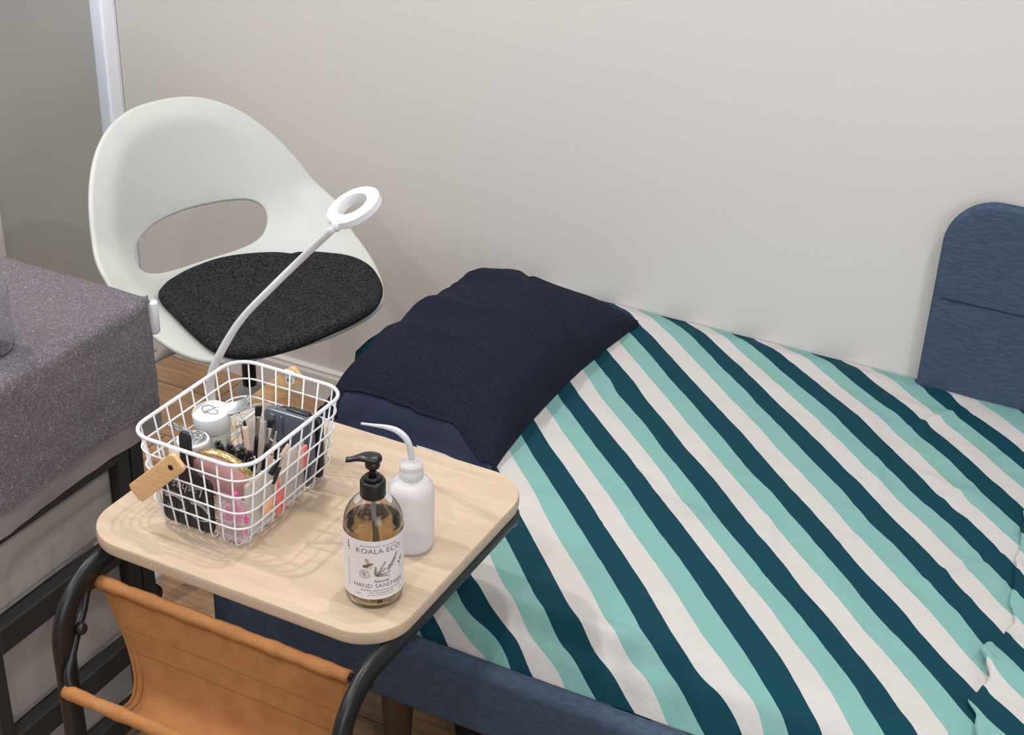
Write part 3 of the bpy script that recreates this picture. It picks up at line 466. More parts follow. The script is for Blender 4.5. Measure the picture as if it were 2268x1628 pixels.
# striped sheet
POLY=[4.7964, 6.4895, -0.0392, 2.1993, 6.296, -0.2236, 1.0139, -0.1777, 0.6633, 1.6145]
PTS=[(-0.906, 2.323, -0.015), (-0.891, 2.304, 0.018), (-0.858, 2.274, 0.004), (-0.828, 2.251, -0.035), (-0.804, 2.226, -0.014), (-0.781, 2.202, 0.002), (-0.76, 2.181, 0.005), (-0.737, 2.16, 0.001), (-0.715, 2.138, -0.0), (-0.692, 2.115, 0.009), (-0.67, 2.093, 0.01), (-0.648, 2.074, 0.004), (-0.627, 2.051, 0.014), (-0.605, 2.029, 0.025), (-0.585, 2.01, 0.021), (-0.567, 1.994, 0.016), (-0.549, 1.974, 0.026), (-0.531, 1.957, 0.03), (-0.513, 1.937, 0.042), (-0.912, 2.37, -0.001), (-0.869, 2.326, 0.029), (-0.836, 2.3, 0.0), (-0.814, 2.281, -0.012), (-0.792, 2.261, -0.015), (-0.768, 2.237, 0.002), (-0.746, 2.216, 0.004), (-0.725, 2.195, 0.007), (-0.702, 2.174, 0.004), (-0.681, 2.156, -0.007), (-0.658, 2.133, 0.002), (-0.637, 2.113, -0.001), (-0.615, 2.094, -0.01), (-0.594, 2.073, -0.004), (-0.573, 2.053, -0.005), (-0.553, 2.036, -0.017), (-0.531, 2.014, -0.011), (-0.51, 1.993, -0.004), (-0.819, 2.378, -0.041), (-0.793, 2.358, -0.058), (-0.77, 2.344, -0.107), (-0.747, 2.322, -0.096), (-0.723, 2.297, -0.069), (-0.7, 2.271, -0.032), (-0.676, 2.245, 0.004), (-0.652, 2.224, -0.008), (-0.629, 2.208, -0.036), (-0.606, 2.191, -0.064), (-0.584, 2.17, -0.062), (-0.56, 2.144, -0.031), (-0.773, 2.375, -0.002), (-0.745, 2.35, 0.01), (-0.719, 2.329, -0.004), (-0.693, 2.307, -0.008), (-0.667, 2.282, 0.006), (-0.644, 2.259, 0.027), (-0.623, 2.24, 0.024), (-0.602, 2.224, 0.01), (-0.582, 2.208, -0.006), (-0.677, 2.369, 0.08), (-0.65, 2.35, 0.053), (-0.624, 2.334, 0.009), (-0.893, 2.162, 0.045), (-0.87, 2.139, 0.041), (-0.848, 2.118, 0.028), (-0.81, 2.074, 0.068), (-0.79, 2.056, 0.048), (-0.77, 2.04, 0.025), (-0.75, 2.024, 0.003), (-0.73, 2.005, -0.007), (-0.707, 1.98, 0.006), (-0.685, 1.958, 0.008), (-0.664, 1.936, 0.014), (-0.643, 1.916, 0.006), (-0.622, 1.896, 0.005), (-0.603, 1.879, -0.006), (-0.899, 2.219, 0.026), (-0.873, 2.194, 0.016), (-0.848, 2.17, 0.003), (-0.823, 2.148, -0.011), (-0.798, 2.125, -0.022), (-0.777, 2.101, -0.006), (-0.756, 2.079, 0.009), (-0.736, 2.06, 0.001), (-0.716, 2.04, -0.002), (-0.696, 2.022, -0.007), (-0.675, 2.0, -0.001), (-0.654, 1.979, -0.002), (-0.634, 1.959, -0.0), (-0.611, 1.938, -0.009), (-0.588, 1.918, -0.019), (-0.567, 1.898, -0.032), (-0.887, 2.007, 0.047), (-0.861, 1.983, 0.026), (-0.836, 1.959, 0.01), (-0.812, 1.936, -0.005), (-0.787, 1.911, -0.012), (-0.764, 1.89, -0.029), (-0.74, 1.87, -0.055), (-0.717, 1.851, -0.08), (-0.693, 1.829, -0.095), (-0.888, 2.058, 0.05), (-0.867, 2.039, 0.032), (-0.846, 2.018, 0.024), (-0.825, 1.997, 0.017), (-0.804, 1.978, 0.002), (-0.785, 1.962, -0.024), (-0.765, 1.944, -0.04), (-0.746, 1.926, -0.053), (-0.724, 1.905, -0.061), (-0.703, 1.887, -0.08), (-0.683, 1.871, -0.105), (-0.661, 1.848, -0.096), (-0.898, 1.875, 0.004), (-0.879, 1.856, -0.003), (-0.86, 1.836, -0.003), (-0.841, 1.816, -0.003), (-0.816, 1.792, -0.013), (-0.792, 1.77, -0.029), (-0.892, 1.919, 0.005), (-0.871, 1.897, -0.001), (-0.851, 1.876, -0.004), (-0.83, 1.855, -0.006), (-0.806, 1.833, -0.024), (-0.782, 1.811, -0.039), (-0.76, 1.79, -0.057), (-0.658, 2.352, 0.09), (-0.638, 2.337, 0.072), (-0.618, 2.323, 0.053), (-0.598, 2.309, 0.033), (-0.578, 2.293, 0.025), (-0.557, 2.272, 0.04), (-0.537, 2.255, 0.039), (-0.517, 2.237, 0.041), (-0.498, 2.221, 0.034), (-0.479, 2.207, 0.017), (-0.461, 2.195, -0.007), (-0.434, 2.165, 0.029), (-0.416, 2.149, 0.027), (-0.397, 2.13, 0.04), (-0.379, 2.111, 0.05), (-0.362, 2.094, 0.055), (-0.345, 2.081, 0.039), (-0.328, 2.068, 0.016), (-0.306, 2.044, 0.034), (-0.284, 2.023, 0.033), (-0.267, 2.009, 0.017), (-0.249, 1.992, 0.014), (-0.233, 1.979, -0.01), (-0.216, 1.965, -0.028), (-0.627, 2.369, 0.089), (-0.597, 2.348, 0.062), (-0.569, 2.329, 0.021), (-0.548, 2.314, 0.011), (-0.527, 2.295, 0.017), (-0.506, 2.276, 0.026), (-0.486, 2.259, 0.026), (-0.463, 2.24, 0.008), (-0.44, 2.225, -0.025), (-0.417, 2.207, -0.04), (-0.398, 2.186, -0.019), (-0.379, 2.168, -0.006), (-0.36, 2.147, 0.019), (-0.343, 2.13, 0.024), (-0.327, 2.117, 0.009), (-0.31, 2.1, 0.018), (-0.292, 2.08, 0.036), (-0.276, 2.064, 0.04), (-0.261, 2.048, 0.049), (-0.247, 2.031, 0.073), (-0.232, 2.012, 0.104), (-0.211, 2.003, 0.026), (-0.19, 1.986, -0.004), (-0.526, 2.39, -0.06), (-0.5, 2.355, 0.055), (-0.478, 2.335, 0.065), (-0.459, 2.322, 0.045), (-0.439, 2.306, 0.044), (-0.42, 2.291, 0.037), (-0.402, 2.276, 0.027), (-0.38, 2.262, -0.016), (-0.358, 2.25, -0.067), (-0.339, 2.226, -0.01), (-0.32, 2.203, 0.036), (-0.303, 2.188, 0.03), (-0.285, 2.172, 0.029), (-0.269, 2.158, 0.013), (-0.252, 2.145, -0.003), (-0.233, 2.128, -0.008), (-0.214, 2.107, 0.008), (-0.195, 2.083, 0.05), (-0.179, 2.067, 0.051), (-0.163, 2.048, 0.065), (-0.148, 2.034, 0.058), (-0.132, 2.018, 0.054), (-0.476, 2.396, -0.092), (-0.448, 2.358, 0.032), (-0.425, 2.339, 0.026), (-0.402, 2.321, 0.022), (-0.379, 2.302, 0.018), (-0.357, 2.286, -0.003), (-0.326, 2.252, 0.045), (-0.305, 2.235, 0.035), (-0.284, 2.218, 0.022), (-0.268, 2.202, 0.033), (-0.252, 2.188, 0.029), (-0.236, 2.172, 0.033), (-0.219, 2.156, 0.035), (-0.204, 2.143, 0.024), (-0.187, 2.13, 0.003), (-0.17, 2.111, 0.02), (-0.153, 2.095, 0.017), (-0.137, 2.079, 0.01), (-0.121, 2.066, -0.006), (-0.377, 2.422, -0.283), (-0.353, 2.375, -0.058), (-0.331, 2.342, 0.058), (-0.313, 2.328, 0.054), (-0.295, 2.313, 0.052), (-0.277, 2.289, 0.114), (-0.26, 2.279, 0.08), (-0.242, 2.265, 0.064), (-0.224, 2.251, 0.043), (-0.206, 2.237, 0.023), (-0.187, 2.223, 0.005), (-0.168, 2.204, 0.015), (-0.141, 2.18, 0.004), (-0.324, 2.423, -0.311), (-0.303, 2.373, -0.033), (-0.286, 2.346, 0.066), (-0.264, 2.323, 0.101), (-0.243, 2.304, 0.106), (-0.225, 2.29, 0.092), (-0.207, 2.278, 0.061), (-0.19, 2.267, 0.026), (-0.172, 2.257, -0.017), (-0.151, 2.231, 0.028), (-0.212, 2.419, -0.375), (-0.193, 2.388, -0.249), (-0.173, 2.358, -0.132), (-0.595, 2.169, 0.014), (-0.574, 2.152, 0.001), (-0.553, 2.135, -0.01), (-0.534, 2.116, -0.009), (-0.514, 2.098, -0.005), (-0.495, 2.079, -0.003), (-0.475, 2.059, 0.008), (-0.452, 2.037, 0.013), (-0.43, 2.014, 0.021), (-0.412, 1.999, 0.007), (-0.394, 1.984, -0.013), (-0.376, 1.97, -0.032), (-0.349, 1.942, -0.017), (-0.333, 1.924, -0.003), (-0.318, 1.907, 0.005), (-0.617, 2.233, 0.045), (-0.592, 2.212, 0.033), (-0.568, 2.191, 0.025), (-0.543, 2.17, 0.012), (-0.518, 2.147, 0.016), (-0.499, 2.129, 0.018), (-0.481, 2.113, 0.019), (-0.463, 2.096, 0.017), (-0.446, 2.08, 0.018), (-0.422, 2.056, 0.024), (-0.399, 2.035, 0.021), (-0.38, 2.018, 0.01), (-0.36, 2.001, 0.0), (-0.345, 1.987, -0.007), (-0.33, 1.972, -0.007), (-0.314, 1.957, -0.003), (-0.299, 1.941, 0.0), (-0.284, 1.925, 0.009), (-0.518, 1.944, 0.029), (-0.498, 1.928, 0.006), (-0.478, 1.914, -0.023), (-0.462, 1.897, -0.018), (-0.445, 1.88, -0.013), (-0.429, 1.864, -0.011), (-0.413, 1.847, -0.001), (-0.545, 2.024, 0.011), (-0.527, 2.006, 0.015), (-0.509, 1.989, 0.015), (-0.491, 1.972, 0.017), (-0.469, 1.949, 0.026), (-0.448, 1.929, 0.022), (-0.431, 1.912, 0.024), (-0.414, 1.896, 0.021), (-0.398, 1.882, 0.01), (-0.382, 1.868, 0.004), (-0.784, 1.601, 0.102), (-0.767, 1.584, 0.113), (-0.751, 1.568, 0.122), (-0.736, 1.553, 0.129), (-0.72, 1.537, 0.138), (-0.705, 1.522, 0.151), (-0.689, 1.506, 0.17), (-0.673, 1.489, 0.189), (-0.659, 1.476, 0.194), (-0.648, 1.47, 0.169), (-0.637, 1.464, 0.141), (-0.626, 1.457, 0.116), (-0.792, 1.663, 0.042), (-0.772, 1.645, 0.039), (-0.753, 1.626, 0.042), (-0.734, 1.607, 0.046), (-0.715, 1.588, 0.056), (-0.697, 1.569, 0.075), (-0.679, 1.55, 0.097), (-0.662, 1.532, 0.119), (-0.646, 1.514, 0.14), (-0.632, 1.5, 0.154), (-0.617, 1.485, 0.176), (-0.605, 1.475, 0.172), (-0.595, 1.469, 0.149), (-0.585, 1.464, 0.123), (-0.833, 1.808, -0.004), (-0.811, 1.786, -0.009), (-0.791, 1.767, -0.02), (-0.771, 1.748, -0.026), (-0.751, 1.728, -0.028), (-0.732, 1.71, -0.033), (-0.712, 1.691, -0.034), (-0.692, 1.67, -0.022), (-0.677, 1.656, -0.025), (-0.661, 1.641, -0.021), (-0.646, 1.626, -0.016), (-0.63, 1.607, 0.006), (-0.614, 1.594, 0.002), (-0.598, 1.578, 0.011), (-0.582, 1.562, 0.02), (-0.565, 1.545, 0.04), (-0.55, 1.527, 0.071), (-0.536, 1.511, 0.098), (-0.522, 1.496, 0.121), (-0.508, 1.481, 0.15), (-0.798, 1.827, -0.043), (-0.779, 1.809, -0.053), (-0.761, 1.792, -0.063), (-0.743, 1.776, -0.076), (-0.724, 1.756, -0.071), (-0.706, 1.739, -0.069), (-0.689, 1.722, -0.068), (-0.671, 1.702, -0.054), (-0.654, 1.686, -0.051), (-0.638, 1.669, -0.042), (-0.622, 1.654, -0.042), (-0.607, 1.64, -0.042), (-0.592, 1.627, -0.045), (-0.577, 1.613, -0.042), (-0.562, 1.598, -0.031), (-0.546, 1.578, 0.003), (-0.531, 1.561, 0.029), (-0.516, 1.544, 0.054), (-0.501, 1.528, 0.076), (-0.487, 1.513, 0.098), (-0.473, 1.497, 0.123), (-0.737, 1.865, -0.045), (-0.718, 1.849, -0.066), (-0.698, 1.832, -0.08), (-0.679, 1.814, -0.088), (-0.662, 1.796, -0.079), (-0.644, 1.776, -0.063), (-0.628, 1.76, -0.057), (-0.611, 1.744, -0.064), (-0.594, 1.729, -0.075), (-0.576, 1.712, -0.073), (-0.559, 1.695, -0.067), (-0.543, 1.679, -0.058), (-0.528, 1.665, -0.062), (-0.511, 1.648, -0.051), (-0.495, 1.631, -0.038), (-0.479, 1.615, -0.03), (-0.463, 1.597, -0.007), (-0.447, 1.582, 0.002), (-0.432, 1.567, 0.013), (-0.418, 1.552, 0.029), (-0.403, 1.538, 0.038), (-0.701, 1.886, -0.083), (-0.684, 1.872, -0.105), (-0.665, 1.851, -0.092), (-0.648, 1.836, -0.103), (-0.631, 1.821, -0.112), (-0.613, 1.803, -0.108), (-0.596, 1.785, -0.101), (-0.576, 1.764, -0.088), (-0.559, 1.749, -0.096), (-0.542, 1.734, -0.105), (-0.525, 1.719, -0.11), (-0.509, 1.703, -0.11), (-0.492, 1.687, -0.11), (-0.476, 1.673, -0.112), (-0.462, 1.659, -0.111), (-0.448, 1.644, -0.099), (-0.434, 1.631, -0.095), (-0.42, 1.617, -0.083), (-0.407, 1.604, -0.081), (-0.394, 1.592, -0.076), (-0.381, 1.58, -0.075), (-0.369, 1.568, -0.071), (-0.643, 1.918, -0.002), (-0.623, 1.897, 0.004), (-0.603, 1.878, -0.0), (-0.584, 1.86, -0.003), (-0.566, 1.843, -0.009), (-0.547, 1.826, -0.015), (-0.53, 1.805, 0.013), (-0.514, 1.785, 0.039), (-0.495, 1.77, 0.026), (-0.477, 1.755, 0.009), (-0.46, 1.739, -0.001), (-0.442, 1.724, -0.011), (-0.426, 1.709, -0.011), (-0.41, 1.693, -0.003), (-0.609, 1.937, -0.015), (-0.589, 1.917, -0.014), (-0.569, 1.899, -0.017), (-0.55, 1.881, -0.023), (-0.533, 1.864, -0.019), (-0.516, 1.848, -0.022), (-0.499, 1.83, -0.015), (-0.483, 1.814, -0.014), (-0.466, 1.797, -0.003), (-0.451, 1.783, -0.008), (-0.435, 1.767, -0.004), (-0.442, 1.722, 0.003), (-0.425, 1.708, -0.007), (-0.408, 1.691, -0.006), (-0.394, 1.68, -0.021), (-0.379, 1.667, -0.03), (-0.365, 1.655, -0.038), (-0.351, 1.642, -0.035), (-0.338, 1.628, -0.023), (-0.325, 1.615, -0.018), (-0.312, 1.601, -0.009), (-0.299, 1.591, -0.017), (-0.287, 1.58, -0.02), (-0.274, 1.567, -0.018), (-0.261, 1.555, -0.013), (-0.248, 1.542, -0.007), (-0.236, 1.531, -0.006), (-0.467, 1.794, 0.018), (-0.448, 1.779, -0.001), (-0.429, 1.764, -0.019), (-0.412, 1.752, -0.053), (-0.397, 1.734, -0.029), (-0.382, 1.717, -0.011), (-0.368, 1.701, 0.006), (-0.354, 1.685, 0.023), (-0.335, 1.672, -0.01), (-0.317, 1.659, -0.043), (-0.304, 1.646, -0.034), (-0.291, 1.632, -0.023), (-0.279, 1.621, -0.023), (-0.267, 1.609, -0.018), (-0.252, 1.595, -0.019), (-0.237, 1.579, -0.013), (-0.221, 1.562, 0.003), (-0.206, 1.546, 0.017), (-0.45, 1.881, 0.016), (-0.434, 1.867, -0.001), (-0.417, 1.852, -0.005), (-0.4, 1.835, -0.005), (-0.385, 1.818, 0.012), (-0.369, 1.8, 0.027), (-0.355, 1.785, 0.034), (-0.34, 1.774, 0.009), (-0.326, 1.765, -0.019), (-0.311, 1.754, -0.037), (-0.295, 1.732, -0.002), (-0.28, 1.712, 0.03), (-0.265, 1.699, 0.029), (-0.252, 1.687, 0.019), (-0.238, 1.673, 0.019), (-0.224, 1.661, 0.014), (-0.211, 1.651, -0.005), (-0.199, 1.643, -0.036), (-0.187, 1.631, -0.033), (-0.174, 1.619, -0.033), (-0.162, 1.606, -0.027), (-0.151, 1.595, -0.028), (-0.139, 1.584, -0.029), (-0.415, 1.902, -0.009), (-0.397, 1.885, -0.014), (-0.38, 1.869, -0.017), (-0.362, 1.851, -0.011), (-0.346, 1.83, 0.019), (-0.332, 1.815, 0.026), (-0.317, 1.799, 0.033), (-0.303, 1.785, 0.037), (-0.289, 1.773, 0.024), (-0.276, 1.761, 0.015), (-0.262, 1.749, 0.01), (-0.249, 1.738, -0.001), (-0.236, 1.727, -0.018), (-0.224, 1.717, -0.03), (-0.209, 1.698, -0.002), (-0.195, 1.682, 0.013), (-0.183, 1.67, 0.012), (-0.17, 1.658, 0.008), (-0.158, 1.646, 0.003), (-0.146, 1.635, 0.0), (-0.132, 1.624, -0.023), (-0.119, 1.613, -0.043), (-0.105, 1.604, -0.068), (-0.353, 1.943, -0.0), (-0.333, 1.92, 0.018), (-0.313, 1.898, 0.039), (-0.296, 1.886, 0.004), (-0.279, 1.875, -0.037), (-0.263, 1.859, -0.032), (-0.248, 1.842, -0.021), (-0.233, 1.825, -0.01), (-0.218, 1.809, -0.005), (-0.203, 1.789, 0.025), (-0.189, 1.78, -0.007), (-0.175, 1.769, -0.028), (-0.161, 1.756, -0.039), (-0.148, 1.744, -0.047), (-0.135, 1.723, 0.001), (-0.122, 1.708, 0.013), (-0.109, 1.692, 0.026), (-0.096, 1.677, 0.037), (-0.317, 1.96, -0.01), (-0.303, 1.948, -0.02), (-0.288, 1.934, -0.024), (-0.274, 1.92, -0.024), (-0.26, 1.906, -0.03), (-0.245, 1.892, -0.033), (-0.23, 1.878, -0.036), (-0.216, 1.863, -0.034), (-0.198, 1.841, -0.013), (-0.18, 1.825, -0.024), (-0.167, 1.812, -0.028), (-0.154, 1.797, -0.021), (-0.141, 1.781, -0.006), (-0.129, 1.77, -0.018), (-0.114, 1.757, -0.035), (-0.099, 1.745, -0.055), (-0.253, 1.996, 0.008), (-0.236, 1.981, -0.005), (-0.219, 1.968, -0.025), (-0.203, 1.954, -0.047), (-0.184, 1.933, -0.034), (-0.166, 1.911, -0.016), (-0.151, 1.9, -0.036), (-0.137, 1.883, -0.024), (-0.122, 1.868, -0.024), (-0.108, 1.851, -0.013), (-0.224, 2.011, 0.057), (-0.209, 2.004, 0.003), (-0.193, 1.991, -0.02), (-0.174, 1.973, -0.028), (-0.155, 1.953, -0.028), (-0.141, 1.939, -0.027), (-0.128, 1.927, -0.041), (-0.114, 1.909, -0.019), (-0.161, 2.045, 0.07), (-0.146, 2.034, 0.05), (-0.132, 2.021, 0.036), (-0.118, 2.008, 0.025), (-0.748, 1.565, 0.119), (-0.732, 1.549, 0.135), (-0.716, 1.531, 0.154), (-0.699, 1.513, 0.182), (-0.684, 1.496, 0.204), (-0.669, 1.48, 0.227), (-0.657, 1.473, 0.2), (-0.645, 1.468, 0.167), (-0.634, 1.462, 0.133), (-0.623, 1.456, 0.103), (-0.606, 1.45, 0.044), (-0.59, 1.443, -0.016), (-0.578, 1.437, -0.042), (-0.567, 1.431, -0.071), (-0.556, 1.426, -0.101), (-0.545, 1.42, -0.13), (-0.534, 1.414, -0.157), (-0.715, 1.586, 0.073), (-0.698, 1.568, 0.087), (-0.681, 1.55, 0.104), (-0.664, 1.533, 0.122), (-0.648, 1.516, 0.139), (-0.632, 1.501, 0.151), (-0.616, 1.484, 0.173), (-0.603, 1.473, 0.168), (-0.591, 1.467, 0.141), (-0.58, 1.461, 0.114), (-0.568, 1.453, 0.095), (-0.553, 1.447, 0.041), (-0.538, 1.442, -0.015), (-0.524, 1.437, -0.075), (-0.513, 1.432, -0.105), (-0.503, 1.427, -0.135), (-0.492, 1.422, -0.166), (-0.482, 1.418, -0.195), (-0.472, 1.412, -0.222), (-0.795, 1.463, 0.252), (-0.779, 1.455, 0.206), (-0.761, 1.442, 0.179), (-0.746, 1.438, 0.11), (-0.732, 1.434, 0.041), (-0.715, 1.431, -0.054), (-0.699, 1.429, -0.148), (-0.675, 1.425, -0.286), (-0.783, 1.495, 0.244), (-0.767, 1.479, 0.26), (-0.756, 1.471, 0.238), (-0.746, 1.466, 0.209), (-0.735, 1.46, 0.181), (-0.722, 1.454, 0.144), (-0.708, 1.444, 0.118), (-0.695, 1.437, 0.085), (-0.682, 1.43, 0.05), (-0.667, 1.428, -0.035), (-0.652, 1.426, -0.119), (-0.638, 1.424, -0.202), (-0.624, 1.423, -0.285), (-0.609, 1.421, -0.367), (-0.818, 1.425, -0.263), (-0.802, 1.423, -0.36), (-0.787, 1.421, -0.456), (-0.81, 1.437, -0.092), (-0.784, 1.429, -0.213), (-0.763, 1.426, -0.339), (-0.743, 1.424, -0.464), (-0.722, 1.422, -0.594), (-0.701, 1.419, -0.722), (-0.804, 1.445, 0.139), (-0.78, 1.436, 0.038), (-0.762, 1.434, -0.077), (-0.744, 1.432, -0.193), (-0.73, 1.43, -0.278), (-0.715, 1.428, -0.361), (-0.701, 1.426, -0.444), (-0.682, 1.421, -0.539), (-0.78, 1.547, 0.15), (-0.759, 1.525, 0.17), (-0.737, 1.501, 0.201), (-0.717, 1.482, 0.218), (-0.703, 1.472, 0.193), (-0.689, 1.465, 0.151), (-0.674, 1.457, 0.114), (-0.659, 1.448, 0.077), (-0.643, 1.44, 0.042), (-0.629, 1.433, 0.001), (-0.616, 1.427, -0.042), (-0.603, 1.421, -0.084), (-0.68, 1.605, 0.028), (-0.662, 1.586, 0.043), (-0.645, 1.57, 0.052), (-0.628, 1.553, 0.063), (-0.612, 1.537, 0.072), (-0.596, 1.519, 0.097), (-0.58, 1.502, 0.122), (-0.563, 1.482, 0.169), (-0.551, 1.473, 0.157), (-0.538, 1.466, 0.128), (-0.526, 1.459, 0.103), (-0.513, 1.449, 0.092), (-0.499, 1.444, 0.034), (-0.485, 1.441, -0.028), (-0.472, 1.438, -0.093), (-0.46, 1.433, -0.133), (-0.448, 1.428, -0.174), (-0.436, 1.424, -0.215), (-0.645, 1.624, -0.007), (-0.628, 1.605, 0.014), (-0.614, 1.592, 0.011), (-0.599, 1.578, 0.016), (-0.584, 1.564, 0.022), (-0.568, 1.548, 0.039), (-0.554, 1.532, 0.054), (-0.539, 1.517, 0.071), (-0.526, 1.504, 0.084), (-0.511, 1.487, 0.116), (-0.499, 1.476, 0.122), (-0.488, 1.469, 0.106), (-0.477, 1.462, 0.089), (-0.466, 1.454, 0.076), (-0.455, 1.446, 0.066), (-0.445, 1.44, 0.048), (-0.611, 1.644, -0.045), (-0.595, 1.629, -0.047), (-0.578, 1.613, -0.043), (-0.561, 1.596, -0.03), (-0.545, 1.577, -0.0), (-0.529, 1.561, 0.021), (-0.514, 1.544, 0.042), (-0.5, 1.529, 0.059), (-0.486, 1.514, 0.078), (-0.471, 1.499, 0.098), (-0.445, 1.44, 0.048), (-0.431, 1.438, -0.027), (-0.418, 1.437, -0.101), (-0.405, 1.432, -0.152), (-0.391, 1.427, -0.202), (-0.378, 1.422, -0.254), (-0.471, 1.497, 0.109), (-0.459, 1.486, 0.12), (-0.449, 1.477, 0.12), (-0.439, 1.47, 0.11), (-0.428, 1.462, 0.104), (-0.418, 1.453, 0.102), (-0.403, 1.444, 0.076), (-0.389, 1.437, 0.038), (-0.377, 1.436, -0.035), (-0.364, 1.435, -0.107), (-0.352, 1.434, -0.181), (-0.34, 1.429, -0.227), (-0.522, 1.661, -0.074), (-0.507, 1.645, -0.06), (-0.492, 1.629, -0.046), (-0.478, 1.615, -0.038), (-0.463, 1.598, -0.015), (-0.45, 1.586, -0.009), (-0.437, 1.572, 0.003), (-0.424, 1.56, 0.013), (-0.412, 1.547, 0.022), (-0.399, 1.535, 0.031), (-0.387, 1.524, 0.038), (-0.375, 1.512, 0.047), (-0.363, 1.496, 0.082), (-0.352, 1.485, 0.095), (-0.341, 1.475, 0.1), (-0.33, 1.465, 0.102), (-0.32, 1.457, 0.099), (-0.31, 1.449, 0.091), (-0.3, 1.443, 0.071), (-0.291, 1.438, 0.047), (-0.51, 1.701, -0.087), (-0.492, 1.684, -0.09), (-0.474, 1.669, -0.098), (-0.46, 1.654, -0.087), (-0.446, 1.638, -0.072), (-0.432, 1.624, -0.061), (-0.418, 1.609, -0.046), (-0.405, 1.596, -0.039), (-0.39, 1.583, -0.039), (-0.375, 1.569, -0.039), (-0.361, 1.557, -0.042), (-0.347, 1.544, -0.039), (-0.333, 1.532, -0.042), (-0.321, 1.516, -0.001), (-0.31, 1.501, 0.033), (-0.3, 1.488, 0.062), (-0.29, 1.478, 0.073), (-0.28, 1.469, 0.078), (-0.271, 1.46, 0.084), (-0.262, 1.452, 0.081), (-0.253, 1.446, 0.066), (-0.454, 1.733, 0.007), (-0.437, 1.717, 0.006), (-0.421, 1.704, -0.009), (-0.404, 1.688, -0.007), (-0.389, 1.677, -0.027), (-0.374, 1.664, -0.039), (-0.36, 1.653, -0.054), (-0.346, 1.639, -0.048), (-0.332, 1.625, -0.045), (-0.318, 1.611, -0.035), (-0.305, 1.599, -0.036), (-0.292, 1.588, -0.043), (-0.279, 1.575, -0.036), (-0.268, 1.561, -0.013), (-0.256, 1.546, 0.016), (-0.245, 1.533, 0.036), (-0.234, 1.52, 0.058), (-0.223, 1.507, 0.078), (-0.212, 1.494, 0.1), (-0.202, 1.484, 0.108), (-0.192, 1.475, 0.105), (-0.182, 1.467, 0.096)]
def h0(x,y): return .42-.013*sm(2.36,2.42,y)-.036*lerp(1-sm(1.450,1.482,y),1-sm(1.40,1.50,y),sm(-.60,-.38,x))-.046*(1-sm(1.40,1.455,y))-.05*(1-sm(-1.19,-1.13,x))
_cell={}
for q in PTS: _cell.setdefault((int(q[0]//.1),int(q[1]//.1)),[]).append(q)
def phase(x,y):
    X=x+.5;Y=y-1.9;Yc=max(-.52,Y);Xc=max(-.45,min(.55,X));s=0;k=0
    for i in range(4):
        for j in range(4-i): s+=POLY[k]*Xc**i*Yc**j;k+=1
    s+=(X-Xc)*6.0+(Y-Yc)*6.3
    wn=0;ws=.02;un=0;us=.02;cx,cy=int(x//.1),int(y//.1)
    for i in (-1,0,1):
        for j in (-1,0,1):
            for q in _cell.get((cx+i,cy+j),()):
                r2=(q[0]-x)**2+(q[1]-y)**2
                g=math.exp(-r2/(2*.018**2));wn+=g*q[2];ws+=g
                g=math.exp(-r2/(2*.045**2));un+=g*q[2];us+=g
    k=min(1,ws/1.2)
    return s+lerp(un/us,wn/ws,k)
random.seed(12)
creases=[]
for k in range(46):
    cx=random.uniform(-.75,.1);cy=random.uniform(1.5,2.35);a=random.choice((random.uniform(-.5,-.05),random.uniform(-.5,-.05),random.uniform(-1.3,-.9),random.uniform(.9,1.4)))
    creases.append((cx,cy,math.cos(a),math.sin(a),random.uniform(.05,.16),random.uniform(.004,.010),random.uniform(-.0036,.0044)))
creases.append((-.30,2.27,math.cos(1.0),math.sin(1.0),.07,.010,.007))
creases.append((-.22,2.05,math.cos(1.2),math.sin(1.2),.06,.012,.006))
creases.append((-.19,1.83,math.cos(1.2),math.sin(1.2),.06,.012,.005))
def wr(x,y):
    z=.004*noise.noise(V((x*5,y*5,3)))+.0028*noise.noise(V((x*13,y*15,8)))+.0010*noise.noise(V((x*40,y*52,1)))
    for cx,cy,c,s,L,w,A in creases:
        u=(x-cx)*c+(y-cy)*s;v=-(x-cx)*s+(y-cy)*c
        if abs(u)<2*L and abs(v)<4*w: z+=A*math.exp(-(u/L)**2*1.5-(v/w)**2)
    return z
def sheet(name,xs,ys,zf,ph,T=.0012):
    b=MB();P=[[V((x,y,0)) for y in ys] for x in xs];vals=[]
    for r in P:
        for q in r: q.z=zf(q.x,q.y);vals.append(ph(q.x,q.y))
    b.grid(P);return b,vals
xs=[-1.166+.0075*i for i in range(int((BX1-.02+1.172)/.0075)) if True]
xs=[x for x in xs if x<.25]+[.25+.03*i for i in range(int((.90-.25)/.03)+1)]
ys=[1.417+.0045*i for i in range(20)]+[1.507+.0075*i for i in range(122)]
def zs(x,y):
    z=h0(x,y)+wr(x,y)*sm(1.40,1.46,y)*sm(2.417,2.37,y)
    # lifted ruffle low on the front edge
    return z+.004
b,vals=sheet('fitted_sheet',xs,ys,zs,phase)
